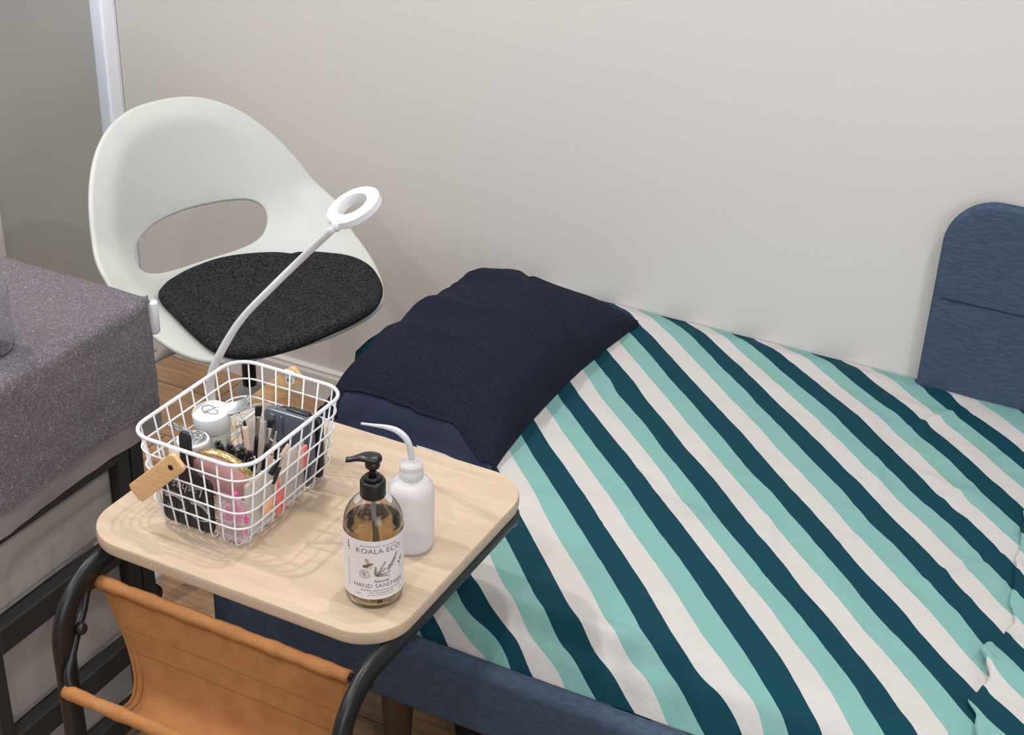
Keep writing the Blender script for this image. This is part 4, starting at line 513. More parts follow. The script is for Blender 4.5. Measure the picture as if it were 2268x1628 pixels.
# side skirts tucked down behind the rail
n0=len(b.v);ny=len(ys);nx=len(xs)
edge=[i*ny for i in range(nx)]
P=[[b.v[i].copy() for i in edge],[b.v[i]+V((0,.004,-.020)) for i in edge],[b.v[i]+V((0,.006,-.05)) for i in edge]]
b.grid(P);vals+=[phase(p.x,1.404-.0)-.0*0 for p in P[0]]+[phase(p.x,1.40)-.17 for p in P[1]]+[phase(p.x,1.40)-.38 for p in P[2]]
edge=list(range(ny));P=[[b.v[i].copy() for i in edge],[b.v[i]+V((.003,0,-.03)) for i in edge]]
b.grid(P);vals+=[phase(p.x,p.y) for p in P[0]]+[phase(p.x,p.y)-.2 for p in P[1]]
sh=b.build('fitted_sheet',M['striped'],fix=False)
def put_attr(o,vals):
    at=o.data.attributes.new('stripe','FLOAT','POINT');at.data.foreach_set('value',vals)
put_attr(sh,vals)
tag(sh,'sheet with diagonal teal, mint and white stripes spread over the bed','sheet')
# folded edge of the cover at the right
FE=[(2.06,-.118),(2.00,-.115),(1.95,-.108),(1.90,-.106),(1.85,-.098),(1.805,-.096),(1.76,-.082),(1.72,-.088),(1.70,-.094),(1.68,-.104),(1.66,-.112),(1.645,-.098),(1.62,-.088),(1.59,-.094),(1.57,-.104),(1.54,-.090),(1.50,-.079),(1.45,-.07),(1.40,-.06),(1.36,-.05)]
FE.sort()
def fe(y):
    for i in range(len(FE)-1):
        if FE[i][0]<=y<=FE[i+1][0]: return lerp(FE[i][1],FE[i+1][1],sm(0,1,(y-FE[i][0])/(FE[i+1][0]-FE[i][0])))
    return FE[0][1] if y<FE[0][0] else FE[-1][1]
b=MB();P=[];vals=[];ys2=[1.40+.006*i for i in range(111)]
def top2(x,y):
    return h0(x,y)+.014+wr(x*1.3+3,y)+.004*noise.noise(V((x*9,y*16,1)))
for j,y in enumerate(ys2):
    x0=fe(y)+.004*noise.noise(V((y*40,0,5)));row=[]
    lift=.006*max(0,noise.noise(V((y*22,4,2))))+.012*math.exp(-((y-1.655)/.03)**2)
    row.append(V((x0+.012,y,h0(x0,y)+.008)));row.append(V((x0+.001,y,h0(x0,y)+.009+lift*.6)));row.append(V((x0,y,top2(x0,y)+lift)));row.append(V((x0+.006,y,top2(x0,y)+.0015+lift)))
    for i in range(1,60):
        x=x0+.006+.0075*i;row.append(V((x,y,top2(x,y)+lift*math.exp(-i/6))))
    P.append(row)
    for q in row: vals.append(phase(q.x,q.y)*.92+.47+ (q.y-1.7)*1.2)
b.grid(P);fo=b.build('folded_cover',M['striped'],fix=False);put_attr(fo,vals)
tag(fo,'ruffled folded edge of a striped cover lying over the sheet at the right','cover')
# ------------------------------------------------------------------ pixel ray helper (frame 2268 x 1628) used to read real positions at a known depth
_cm=bpy.context.scene.camera.matrix_world
_R=V((_cm[0][0],_cm[1][0],_cm[2][0]));_U=V((_cm[0][1],_cm[1][1],_cm[2][1]));_B=V((_cm[0][2],_cm[1][2],_cm[2][2]));_C=V((0,0,HC))
def ray(x,y): return (-_B*F+_R*(x-1134)-_U*(y-814)).normalized()
def atZ(x,y,z): r=ray(x,y);return _C+r*((z-HC)/r.z)
def atY(x,y,Y): r=ray(x,y);return _C+r*(Y/r.y)
def atX(x,y,X): r=ray(x,y);return _C+r*(X/r.x)
def text_mesh(s,size,shear=0,bold=0,space=1.0):
    cu=bpy.data.curves.new('t','FONT');cu.body=s;cu.size=size;cu.align_x='CENTER';cu.shear=shear;cu.offset=bold;cu.space_character=space;cu.resolution_u=3
    o=bpy.data.objects.new('t',cu);COL.objects.link(o);bpy.context.view_layer.update()
    me=bpy.data.meshes.new_from_object(o.evaluated_get(bpy.context.evaluated_depsgraph_get()))
    vs=[(v.co.x,v.co.y) for v in me.vertices];fs=[tuple(p.vertices) for p in me.polygons]
    bpy.data.objects.remove(o);bpy.data.curves.remove(cu);bpy.data.meshes.remove(me);return vs,fs
# ------------------------------------------------------------------ pillow and towel
PX0,PX1,PY0,PY1=-1.200,-.876,1.735,2.325;ZB=.424
def pil(s,t,X0,X1,Y0,Y1,H,e=1.0):
    """s,t in [-1,1]; cushion with drawn-out corners"""
    pin=.03*(1-(abs(s)**2.2))*abs(t)**6; pin2=.02*(1-(abs(t)**2.2))*abs(s)**6
    x=lerp(X0,X1,(s+1)/2);y=lerp(Y0,Y1,(t+1)/2)
    x-=.022*sm(.2,1,t)*sm(.2,-1,s) if s<.2 else 0
    x-=math.copysign(pin2,s);y-=math.copysign(pin*.6,t)
    es=5.0 if s<0 else 3.0;et=6.0 if t>0 else 4.0
    h=(max(0,1-abs(s)**es)**.55)*(max(0,1-abs(t)**et)**.5)
    return x,y,H*h*lerp(1.0,.66,sm(-.2,1,t))*lerp(.9,1,sm(1.2,-.2,s))
def spaced(n): return [math.copysign(abs(q)**.62,q) for q in [2*i/n-1 for i in range(n+1)]]
p=thing('pillow',(-1.04,2.03,.424),'pillow in a striped case poking out from under the navy towel','pillow')
b=MB();vals=[];S_=spaced(40)
for sg in (1,-1):
    P=[]
    for s in S_:
        r=[]
        for t in S_:
            x,y,h=pil(s,t,PX0+.012,PX1-.010,PY0+.012,PY1-.012,.107 if sg>0 else .02);r.append(V((x,y,(.437+h*.93) if sg>0 else .437-h*.5)));vals.append((x*7+y*7.5))
        P.append(r)
    b.grid(P)
po=b.build('pillow_body',M['striped'],p,fix=False);put_attr(po,vals)
b=MB();vals=[]
fl=[(-1.16,1.86),(-1.222,1.885),(-1.244,1.925),(-1.243,1.965),(-1.232,2.005),(-1.224,2.045),(-1.19,2.06)]
fl=densify(fl,.01)
b.slab(fl,lambda a,c,o:V((a,c,.452+.02*math.sin((c-1.86)*9)-(-1.19-a)*.2+o)),.008,.004,g=.012)
fo=b.build('case_flap',M['striped'],p,fix=False);put_attr(fo,[ .02+ (0.31 if v.y<1.995 else .5)*.8 for v in b.v])
tw=thing('bath_towel',(-1.04,2.03,.43),'dark navy terry towel draped over the pillow at the head of the bed','towel')
tc=[]
random.seed(21)
for k in range(34):
    cx=random.uniform(-1.19,-.9);cy=random.uniform(1.78,2.28);a=random.uniform(-.15,.5) if random.random()<.75 else random.uniform(-1,-.5)
    tc.append((cx,cy,math.cos(a),math.sin(a),random.uniform(.04,.11),random.uniform(.006,.014),random.uniform(-.009,.011)))
def twr(x,y):
    z=.019*noise.noise(V((x*6,y*13,1)))+.003*noise.noise(V((x*20,y*30,4)))
    for cx,cy,c,s,L,w,A in tc:
        u=(x-cx)*c+(y-cy)*s;v=-(x-cx)*s+(y-cy)*c
        if abs(u)<2.2*L and abs(v)<4*w: z+=A*math.exp(-(u/L)**2*1.4-(v/w)**2)
    return z
n=150;S2=[];
for i in range(n+1):
    q=2*i/n-1;S2.append(math.copysign(1-(1-abs(q))**1.35,q))
P=[]
for t in S2:
    r=[]
    for s in S2:
        x,y,h=pil(s,t,PX0,PX1,PY0,PY1,.118)
        k=min(1,h/.05);hh=h+twr(x,y)*k
        r.append(V((x,y,ZB+.012+hh)))
    P.append(r)
# skirt hanging a little below the widest line
front=[q+V((0,-.004,-.012+.004*math.sin(q.x*40))) for q in P[0]];front2=[q+V((0,-.002,-.014)) for q in front]
P=[front2,front]+P+[[q+V((0,.003,-.014)) for q in P[-1]]]
for r in P:
    r.insert(0,r[0]+V((-.006,0,-.035)));r.append(r[-1]+V((.002,0,-.010)))
    r.insert(0,r[0]+V((.002,0,-.04)))
# rows -> which belong to the flat woven band
bi=0
def isband(i,j):
    q=P[i][j];q2=P[i+1][j]
    ym=.5*(q.y+q2.y)
    if q.x<-1.165: return ym<1.742
    if q.x>-.886: return ym<1.742
    return ym<1.81 and q.z<lerp(.484,.438,sm(-.965,-.89,q.x))-.003*math.sin(q.x*30)
nv=len(P[0]);vs=[q for r in P for q in r];f1=[];f2=[]
for i in range(len(P)-1):
    for j in range(nv-1):
        f=(i*nv+j,i*nv+j+1,(i+1)*nv+j+1,(i+1)*nv+j)
        (f2 if isband(i,j) else f1).append(f)
def sub(vs,fs,dz=0):
    used=sorted({i for f in fs for i in f});mp={k:i for i,k in enumerate(used)}
    return [vs[k]+V((0,0,dz)) for k in used],[tuple(mp[i] for i in f) for f in fs]
MB().add(*sub(vs,f1)).build('terry_cloth',M['navy_towel'],tw)
line=[]
for j in range(3,nv-3):
    k=[i for i in range(len(P)-1) if isband(i,j)]
    if k: line.append(P[max(k)+1][j])
for _ in range(6): line=[line[0]]+[(line[i-1]+line[i]*2+line[i+1])/4 for i in range(1,len(line)-1)]+[line[-1]]
MB().tube([q+V((0,-.0005,.0003)) for q in line],.0036,8).build('hem_ridge',M['navy_towel'],tw)
bb=MB().add(*sub(vs,f2,-.0015)).build('woven_band',M['navy_band'],tw)
# ------------------------------------------------------------------ side table
TZ=.60;TX0,TX1,TY0,TY1=-1.142,-.692,1.118,1.504
tb=thing('side_table',(-.92,1.08,0),'small side table with pale birch top, black tube frame and orange canvas sling','table')
o=densify(rrect(TX0,TX1,TY0,TY1,.062,12),.012)
MB().slab(o,lambda a,b,off:V((a,b,TZ-.009+off)),.018,.0016,g=.06).build('table_top',M['birch'],tb,auto=35)
for x in (TX0+.032,TX1-.015):
    b=MB()
    pth=[V((x,1.470,.561)),V((x,1.455,.565))]+[V((x,1.44-i*.03,.565)) for i in range(10)]
    arc=[V((x,1.125-.080*math.sin(a),.565-.080+.080*math.cos(a))) for a in [PI/2*k/12 for k in range(1,13)]]
    pth+=arc+[V((x,1.045,.48-i*.05)) for i in range(1,9)]
    foot=[V((x,1.045+.045*(1-math.cos(a)),.06-.045*math.sin(a)+.0*0)) for a in [PI/2*k/8 for k in range(0,9)]]
    pth+=foot+[V((x,1.14+i*.05,.015)) for i in range(9)]
    b.tube(pth,.0085,16,r2=.0135,up=(0,.0001,1) if False else None) if False else None
    # oval tube: thin across its length, 27 mm wide seen from the side
    rings=[]
    n=len(pth)
    for i,q in enumerate(pth):
        t=(pth[min(i+1,n-1)]-pth[max(i-1,0)]).normalized();u=V((1,0,0));w=t.cross(u)
        rings.append([q+u*(math.cos(2*PI*k/18)*.0098)+w*(math.sin(2*PI*k/18)*.0165) for k in range(18)])
    b.grid(rings,closev=True);b.f.append(tuple(range(17,-1,-1)));b.f.append(tuple((n-1)*18+k for k in range(18)))
    b.build('leg_frame',M['black_metal'],tb)
MB().tube([(TX0+.032,1.05,.10),(TX1-.016,1.05,.10)],.008,12).build('cross_bar',M['black_metal'],tb)
RB=V((0,1.112,.541));RF=V((0,1.022,.436))
MB().tube([(TX0+.030,RB.y,RB.z),(TX1-.014,RB.y,RB.z)],.0055,12).build('rear_rod',M['black_metal'],tb)
MB().tube([(TX0+.044,RF.y,RF.z),(TX1-.008,RF.y,RF.z)],.0055,12).build('front_rod',M['black_metal'],tb)
# curved bracket carrying both rods at the left, and its knob
for x,sg in ((TX0+.030,1),):
    b=MB();b.tube(crom([(x+.012,RB.y,RB.z),(x-.006,1.105,.5302),(x-.004,1.09,.506),(x+.003,1.07,.492),(x+.012,1.045,.468),(x+.018,1.030,.452),(x+.028,RF.y+.003,RF.z)],6),.0058,10)
    b.build('bracket',M['black_metal'],tb)
b=MB();b.lathe([(.0,.0),(.006,.0),(.0085,.004),(.0085,.009),(.006,.0125),(0,.0135)],(TX0+.034,1.070,.497),20,axis=(1,-.25,.1));b.build('knob',M['black_plastic'],tb)
# canvas sling
XA,XB=TX0+.038,TX1-.045
def sling(a,c,off):
    """a: along X, c: 0 at rear rod .. 1 at front rod"""
    t=c
    y=lerp(RB.y,RF.y,t);z=lerp(RB.z,RF.z,t)-.085*(4*t*(1-t))**.8*1.0
    # cloth hangs close to the rear, bellies out below
    y+=.022*math.sin(PI*t);
    z+=.003*noise.noise(V((a*9,c*4,2)))
    return V((a,y,z))
b=MB();P=[];nu=60;nv=40
for i in range(nu+1):
    r=[]
    for j in range(nv+1):
        t=j/nv;w=4*t*(1-t);w=w**.75
        xa=lerp(XA+.000,XA+.013,t)+.050*w*(1.0);xb=XB-.022*w
        r.append(sling(lerp(xa,xb,i/nu),t,0))
    P.append(r)
b.grid(P);b.grid([[q+V((0,-.0016,-.0012)) for q in r] for r in P])
# hem sleeves round the rods
slg=b.build('canvas_sling',M['canvas'],tb)
for nm,R0,xa,xb in (('rear',RB,XA-.002,XB+.002),('front',RF,XA+.011,XB+.016)):
    b=MB();pth=[V((lerp(xa,xb,i/40),R0.y,R0.z)) for i in range(41)]
    b.tube(pth,lambda t:.0088+.0006*math.sin(t*37)+.0004*math.sin(t*90),16);b.build('rod_sleeve',M['canvas'],tb)
# stitched folds
b=MB()
for t0,dx in ((.125,.002),(.225,0)):
    b.tube([P[i][int(t0*nv)]+V((0,-.0014,.0018)) for i in range(1,nu)],.0004,5)
for i in (1,3):
    b.tube([P[i][j]+V((0,-.001,.0016)) for j in range(2,nv-1)],.0005,5)
b.build('stitching',M['canvas_seam'],tb)
b=MB();c0=sling(-.905,.93,0)+V((0,-.004,.004));b.tube([c0+V(q) for q in ((-.004,0,0),(-.003,0,.006),(0,0,.009),(.003,0,.007),(.002,0,0),(.006,0,-.002),(.012,.0,.001))],.0007,6);b.build('loose_thread',M['canvas'],tb)
# ------------------------------------------------------------------ trolley at the left
tr=thing('storage_trolley',(-1.52,1.25,0),'black framed storage trolley with pale drawer fronts, at the left of the side table','trolley')
FX=-1.300
def post(x,y,w=.024): return MB().box((x,y,.375),(w,w,.67),.002)
for y in (1.103,1.388):
    post(FX-.012,y).build('post',M['trolley_metal'],tr,smooth=False)
for y in (1.085,1.400): post(-1.76,y).build('post',M['trolley_metal'],tr,smooth=False)
post(FX-.014,1.417,.026).build('post',M['trolley_metal'],tr,smooth=False)
for z in (.530,.362,.172,.05):
    MB().box((FX-.010,1.246,z),(.024,.268,.042),.003).build('rail',M['trolley_metal'],tr,smooth=False)
    MB().box((-1.52,1.085,z),(.46,.02,.03),.002).build('rail',M['trolley_metal'],tr,smooth=False)
for z0,z1 in ((.384,.508),(.194,.340),(.072,.150)):
    b=MB();b.box((-1.545,1.246,(z0+z1)/2),(.45,.262,z1-z0),.004);
    dr=b.build('drawer',M['panel'],tr,smooth=False)
    b=MB();o=densify(rrect(1.126,1.370,z0+.012,z1-.008,.014,5),.02)
    b.slab(o,lambda a,c,off:V((-1.3195+off,a,c)),.006,.0028,g=.03);b.build('front_panel',M['panel'],dr)
MB().box((-1.54,1.240,.722),(.47,.40,.024),.004).build('top_board',M['panel'],tr,smooth=False)
for x,y in ((-1.31,1.10),(-1.31,1.39),(-1.74,1.10),(-1.74,1.39)):
    b=MB();b.tube([(x-.01,y,.0245),(x+.01,y,.0245)],.024,18);b.tube([(x,y,.03),(x,y,.06)],.007,8);b.build('castor',M['black_plastic'],tr)
# towel over the trolley
gt=thing('grey_towel',(-1.5,1.25,.74),'mauve grey terry towel covering the storage trolley top and front','towel')
def gtw(u,v):
    """u distance along X from far left over the front edge and down; v along Y"""
    L=.47;R=.022
    n=.0025*noise.noise(V((u*9,v*9,0)))+.0012*noise.noise(V((u*30,v*30,2)))
    if u<L: x=-1.775+u;z=.748+n;dx=0
    elif u<L+R*PI/2:
        a=(u-L)/R;x=-1.775+L+math.sin(a)*R;z=.748-R+math.cos(a)*R+n*math.cos(a);dx=n
    else: q=u-L-R*PI/2;x=-1.775+L+R+n*2.2+.006*math.sin(v*13+1)*min(1,q*6);z=.748-R-q;dx=0
    return x,z
P=[];nu=130;nv=70;V0,V1=1.00,1.468
for j in range(nv+1):
    r=[];v=lerp(V0,V1,j/nv)
    for i in range(nu+1):
        u=.700*i/nu
        x,z=gtw(u,v)
        e=sm(V1-.03,V1,v);k_=sm(.46,.51,u);z-=.012*e*e*(1-k_);x-=.014*e*e*k_
        # front hem sags a little
        r.append(V((x,v,z-(.006*math.sin(v*17) if u>.66 else 0))))
    P.append(r)
# fold the far side down behind the trolley
last=P[-1];P.append([q+V((-.008*sm(86,96,i),.006*(1-sm(86,96,i))+.001,-.010*(1-sm(82,90,i)))) for i,q in enumerate(last)]);P.append([q+V((-.02*sm(86,96,i),.009*(1-sm(86,96,i))+.002,-.05*(1-sm(82,90,i))-.0*0)) for i,q in enumerate(last)])
nh=nu-7
A=[[q for q in r[:nh+1]] for r in P];B=[[q for q in r[nh:]] for r in P]
MB().grid(A).build('terry_cloth',M['grey_towel'],gt)
MB().grid([[q+V((-.003,0,0)) for q in r] for r in B]).build('flat_hem',M['grey_hem'],gt)
# white plastic holder on the corner
hc=atY(336,668,1.474);h=thing('clip_holder',(hc.x,hc.y,hc.z-.05),'white plastic cylinder clip fixed to the corner of the towel covered trolley','holder')
b=MB();b.lathe([(.0,0),(.0065,0),(.0085,.003),(.0085,.048),(.0078,.050),(0,.050)],(hc.x,hc.y,hc.z-.05),26);b.build('barrel',M['white_plastic'],h)
b=MB();b.box((hc.x-.010,hc.y-.004,hc.z-.025),(.014,.012,.044),.003);b.build('clamp',M['white_plastic'],h)
# clear jar on the towel
jc=V((-1.3556,1.2207,.750));jr=.0345
pj=thing('clear_bottle',tuple(jc),'clear empty plastic bottle standing on the grey towel at the left edge','bottle')
pr_=[(0,.003),(jr*.7,0),(jr*.93,.003),(jr,.012),(jr,.078),(jr*.97,.088),(jr*.80,.100),(jr*.62,.107),(jr*.58,.110),(jr*.58,.128)]
inn=[(max(0,r-.0012),z+.0012) for r,z in reversed(pr_)]
b=MB();b.lathe(pr_+inn,tuple(jc),48);b.build('bottle_body',M['pet'],pj)
b=MB();b.tube([jc+V((math.cos(a)*jr*.6,math.sin(a)*jr*.6,.112+.006*a/(2*PI))) for a in [2*PI*k/24 for k in range(48)]],.0009,6);b.build('neck_thread',M['pet'],pj)
# ------------------------------------------------------------------ ring lamp clamped to the table
lc=V((-1.147,1.405,.60))
la=thing('ring_lamp',(lc.x,lc.y,.575),'white ring light on a curved gooseneck clamped behind the wire basket','lamp')
b=MB();b.box((lc.x+.004,lc.y,.618),(.034,.026,.030),.007,seg=4);b.box((lc.x+.004,lc.y,.570),(.034,.026,.012),.004);b.box((lc.x-.010,lc.y,.594),(.008,.024,.05),.003);b.build('clamp',M['white_plastic'],la)
# ring head, aimed up and a little forwards
rc=atY(784,460,1.395);hub=atY(742,503,1.398)
ax1=(rc-hub).normalized()
nrm=(-ray(783,459)*.55+(_R*-.5+_U*.866)*.835).normalized()
r_=ray(742,503);hub=_C+r_*((rc-_C).dot(nrm)/r_.dot(nrm));ax1=(rc-hub).normalized();ax2=nrm.cross(ax1)
pts=[(lc.x+.002,lc.y,.632),(-1.1435,1.402,.665),(-1.136,1.400,.695),(-1.110,1.400,.745),(-1.078,1.400,.793),(-1.032,1.400,.8455),(-.982,1.400,.900),tuple(hub-ax1*.002)]
b=MB();b.tube(crom(pts,8),lambda t:lerp(.0066,.0046,min(1,t*1.6)),16);b.build('gooseneck',M['white_plastic'],la)
Rm=_ro=.0352;Ri=.0185;Th=.0120
def ringprof(): return [(Ri,-Th/2),(Ri+.001,Th/2-.001),(Ri+.0015,Th/2),(Rm-.002,Th/2),(Rm,Th/2-.002),(Rm,-Th/2+.002),(Rm-.002,-Th/2),(Ri,-Th/2)]
b=MB();rings=[]
for r,z in ringprof(): rings.append([rc+ax1*(math.cos(a)*r)+ax2*(math.sin(a)*r)+nrm*z for a in [2*PI*k/64 for k in range(64)]])
b.grid(rings,closev=True);b.build('ring_head',M['white_plastic'],la,auto=40)
b=MB();rings=[]
for r,z in ((Ri+.002,Th/2+.0003),(Rm-.0025,Th/2+.0003)): rings.append([rc+ax1*(math.cos(a)*r)+ax2*(math.sin(a)*r)+nrm*z for a in [2*PI*k/64 for k in range(64)]])
b.grid(rings,closev=True);b.build('diffuser',M['ringface'],la)
b=MB();b.tube([hub-ax1*.003,rc-ax1*(Rm-.002)],.0052,14);b.tube([hub-ax1*.001,hub+ax1*.003],.0068,14);b.build('hinge',M['white_plastic'],la)
# ------------------------------------------------------------------ hand sanitiser bottle
sc=V((-.7533,1.1963,TZ));sr=.0347
hs=thing('sanitiser_bottle',tuple(sc),'amber hand sanitiser bottle with black pump and white botanical label at the table corner','bottle')
pf=[(0,.004),(sr*.6,.0035),(sr*.85,.0),(sr*.95,.003),(sr,.012),(sr,.1015),(sr*.985,.1085),(sr*.93,.1165),(sr*.82,.1245),(sr*.66,.132),(sr*.5,.1365),(.0135,.1395),(.0130,.155)]
inn=[(max(0,r-.0012),z+.0012) for r,z in reversed(pf)]
b=MB();b.lathe(pf+inn,tuple(sc),72);b.build('bottle_body',M['bottle'],hs)
lq=[(0,.0062)]+[(max(0,r-.0018),z+.0022) for r,z in pf[1:6]]+[(sr-.0018,.1045),(0,.1045)]
b=MB();b.lathe(lq,tuple(sc),72);b.build('liquid',M['liquid'],hs)
b=MB();c=sc;b.lathe([(.0146,.1390),(.0150,.1405),(.0148,.1575),(.0135,.160),(.0110,.1605),(.0098,.1595)],tuple(c),40)
b.lathe([(.0098,.157),(.0100,.164),(.0085,.1655),(.0055,.1645),(.0050,.159)],tuple(c),32);b.build('pump_collar',M['black_plastic'],hs)
for k in range(0): pass
b=MB();b.lathe([(.0040,.158),(.0036,.170),(.0048,.175),(.0080,.1762),(.0086,.178),(.0086,.186)],tuple(c),28)
# lever head: teardrop drawn out into a nozzle
hd=V((-.92,-.38,0)).normalized();hp=V((-hd.y,hd.x,0))
rings=[]
for i in range(17):
    t=i/16
    L=lerp(.0108,-.030,t);wd=.0108*math.sqrt(max(.02,1-(1-min(t/.28,1))**2)) if t<.28 else lerp(.0108,.0040,sm(.28,.85,t));
    th=lerp(.0050,.0030,sm(.2,1,t));zc=.1875+.001*math.sin(t*PI)-.0045*sm(.45,1,t)
    th*= .6 if i==0 else 1
    rings.append([sc+hd*(-L)+hp*(math.cos(2*PI*k/16)*wd)+V((0,0,zc+math.sin(2*PI*k/16)*th)) for k in range(16)])
n0=len(b.v);b.grid(rings,closev=True);b.f.append(tuple(n0+k for k in range(15,-1,-1)));b.f.append(tuple(n0+16*16+k for k in range(16)))
b.build('pump_head',M['black_plastic'],hs)
b=MB();b.tube(crom([(sc.x,sc.y,TZ+.148),(sc.x+.001,sc.y,TZ+.11),(sc.x+.006,sc.y-.003,TZ+.06),(sc.x+.01,sc.y-.006,TZ+.012)],5),.0028,10);b.build('dip_tube',M['tubep'],hs)
LR=sr+.0004;z0,z1=TZ+.0165,TZ+.0980;ph0=math.radians(-57.8);cph=ph0+math.radians(9)
b=MB();P=[]
for i in range(73):
    a=cph+math.radians(-152+304*i/72);P.append([sc+V((math.cos(a)*LR,math.sin(a)*LR,z-TZ)) for z in (z0,z0+.03,z0+.06,z1)])
b.grid(P);lb=b.build('label',M['label'],hs,fix=False)
def wrap(vs,fs,cx,cz,m,nm,rr=LR+.00025,sub=True):
    b=MB();b.add([sc+V((math.cos(cph+(x+cx)/sr)*rr,math.sin(cph+(x+cx)/sr)*rr,cz+y-TZ+.0075)) for x,y in vs],fs)
    return b.build(nm,m,lb,smooth=False,fix=False)
def wtext(s,size,cx,cz,m,nm='lettering',**k):
    vs,fs=text_mesh(s,size,**k);return wrap(vs,fs,cx,cz,m,nm)
wtext('KOALA ECO',.0098,.001,.6735,M['ink'],bold=-.00012,space=1.02)
wtext('BIODEGRADABLE · PLANT-BASED',.0027,.001,.6825,M['ink_light'],space=1.1)
wtext('Natural',.0058,.003,.6330,M['ink'],shear=.3)
wtext('HAND SANITISER',.0080,.001,.6255,M['ink'],bold=-.0001,space=1.02)
wtext('Australian Lemon-Scented Tea Tree &',.0032,.003,.6210,M['ink_light'],shear=.15)
wtext('Tea Tree Essential Oil',.0032,.003,.6175,M['ink_light'],shear=.15)
wtext('With natural antibacterial essential oils',.0021,.003,.6145,M['ink_light'])
wtext('500ml',.0026,-.024,.6150,M['ink_light']);wtext('17 oz',.0026,.030,.6150,M['ink_light'])
def poly(pts,m,nm): wrap(pts,[tuple(range(len(pts)))],0,0,m,nm)
def ell(cx,cz,a,bb,rot=0,n=20): return [(cx+math.cos(t)*a*math.cos(rot)-math.sin(t)*bb*math.sin(rot),cz+math.cos(t)*a*math.sin(rot)+math.sin(t)*bb*math.cos(rot)) for t in [2*PI*k/n for k in range(n)]]
def multi(polys,m,nm):
    vs=[];fs=[]
    for p_ in polys: fs.append(tuple(range(len(vs),len(vs)+len(p_))));vs+=p_
    wrap(vs,fs,0,0,m,nm)
def stroke(p,q,w,w2=None):
    w2=w if w2 is None else w2;dx=q[0]-p[0];dy=q[1]-p[1];L=math.hypot(dx,dy) or 1;nx,ny=-dy/L,dx/L
    return [(p[0]+nx*w/2,p[1]+ny*w/2),(q[0]+nx*w2/2,q[1]+ny*w2/2),(q[0]-nx*w2/2,q[1]-ny*w2/2),(p[0]-nx*w/2,p[1]-ny*w/2)]
# bee
multi([ell(-.0145,.6560,.0042,.0022,.35),ell(-.0105,.6585,.0025,.0018,.2),ell(-.0078,.6592,.0014,.0012)]+[stroke((-.0125+.0018*k,.6560),(-.0130+.002*k,.6515),.0004) for k in range(3)]+[stroke((-.0070,.6598),(-.0050,.6603),.0003)],M['bee'],'bee_print')
multi([ell(-.0140,.6625,.0046,.0013,1.9),ell(-.0122,.6628,.0040,.0012,1.75)],M['wing'],'bee_wing_print')
# stamp ring
rg=[]
for r in (.0062,.0050):
    for k in range(28):
        a=2*PI*k/28;a2=2*PI*(k+1)/28;rg.append(stroke((-.0165+math.cos(a)*r,.6445+math.sin(a)*r),(-.0165+math.cos(a2)*r,.6445+math.sin(a2)*r),.0003))
random.seed(5)
pt=[(-.0165+.0035*math.cos(t*1.7)*math.cos(t),.6445+.0033*math.sin(t*2.3)) for t in [k*.32 for k in range(30)]]
rg+=[stroke(pt[i],pt[i+1],.00035) for i in range(29)]
multi(rg,M['ink_light'],'stamp_print')
# rosemary sprig
sp=[stroke((-.0105,.6432),(.004,.6440),.0005)]
def sprig(p0,p1,n,L):
    sp.append(stroke(p0,p1,.0007,.0003))
    dx=p1[0]-p0[0];dy=p1[1]-p0[1];A=math.atan2(dy,dx)
    for k in range(n):
        t=(k+.5)/n;c=(p0[0]+dx*t,p0[1]+dy*t)
        for sg in (1,-1):
            a=A+sg*random.uniform(.5,.95);l=L*(1-.5*t)*random.uniform(.8,1.1);sp.append(stroke(c,(c[0]+math.cos(a)*l,c[1]+math.sin(a)*l),.0009,.0002))
sprig((-.003,.642),(.0075,.6605),9,.0042);sprig((-.004,.6425),(.014,.6455),8,.0038);sprig((-.004,.643),(-.0035,.655),6,.0036);sprig((-.002,.6425),(.013,.6405),7,.0034);sprig((-.001,.6445),(.009,.6520),6,.0034)
multi(sp,M['leafgreen'],'sprig_print')
fl=[]
for k in range(90):
    t=random.random();w=.0038*math.sin(PI*min(1,t*.9+.12));u=random.uniform(-w,w);cx=lerp(.0110,.0225,t)-u*.55;cz=lerp(.6480,.6655,t)+u*.45
    fl.append(ell(cx,cz,.0007,.0005,random.random()*3,6))
fl+=[stroke((.0215,.6645),(.0245,.6705),.0006,.0002),stroke((.0210,.6650),(.0222,.6705),.0005,.0002),stroke((.0215,.6640),(.0262,.6680),.0005,.0002)]
multi(fl,M['leafgrey'],'flower_print')
multi([stroke((.0285,.6455),(.0295,.6555),.0004),ell(.0300,.6560,.0010,.0024,-.3,10),ell(.0268,.6525,.0014,.0011,0,10),ell(.0318,.6585,.0006,.0018,-.4,8),stroke((.0268,.6525),(.0292,.6500),.0003)],M['ink'],'bud_print')
multi([stroke((-.0385,.675),(-.0385,.685),.0014),stroke((-.0365,.672),(-.0365,.6775),.0008)]+[stroke((-.038,.66-.004*k),(-.038,.658-.004*k),.0009) for k in range(10)],M['ink_light'],'side_print')
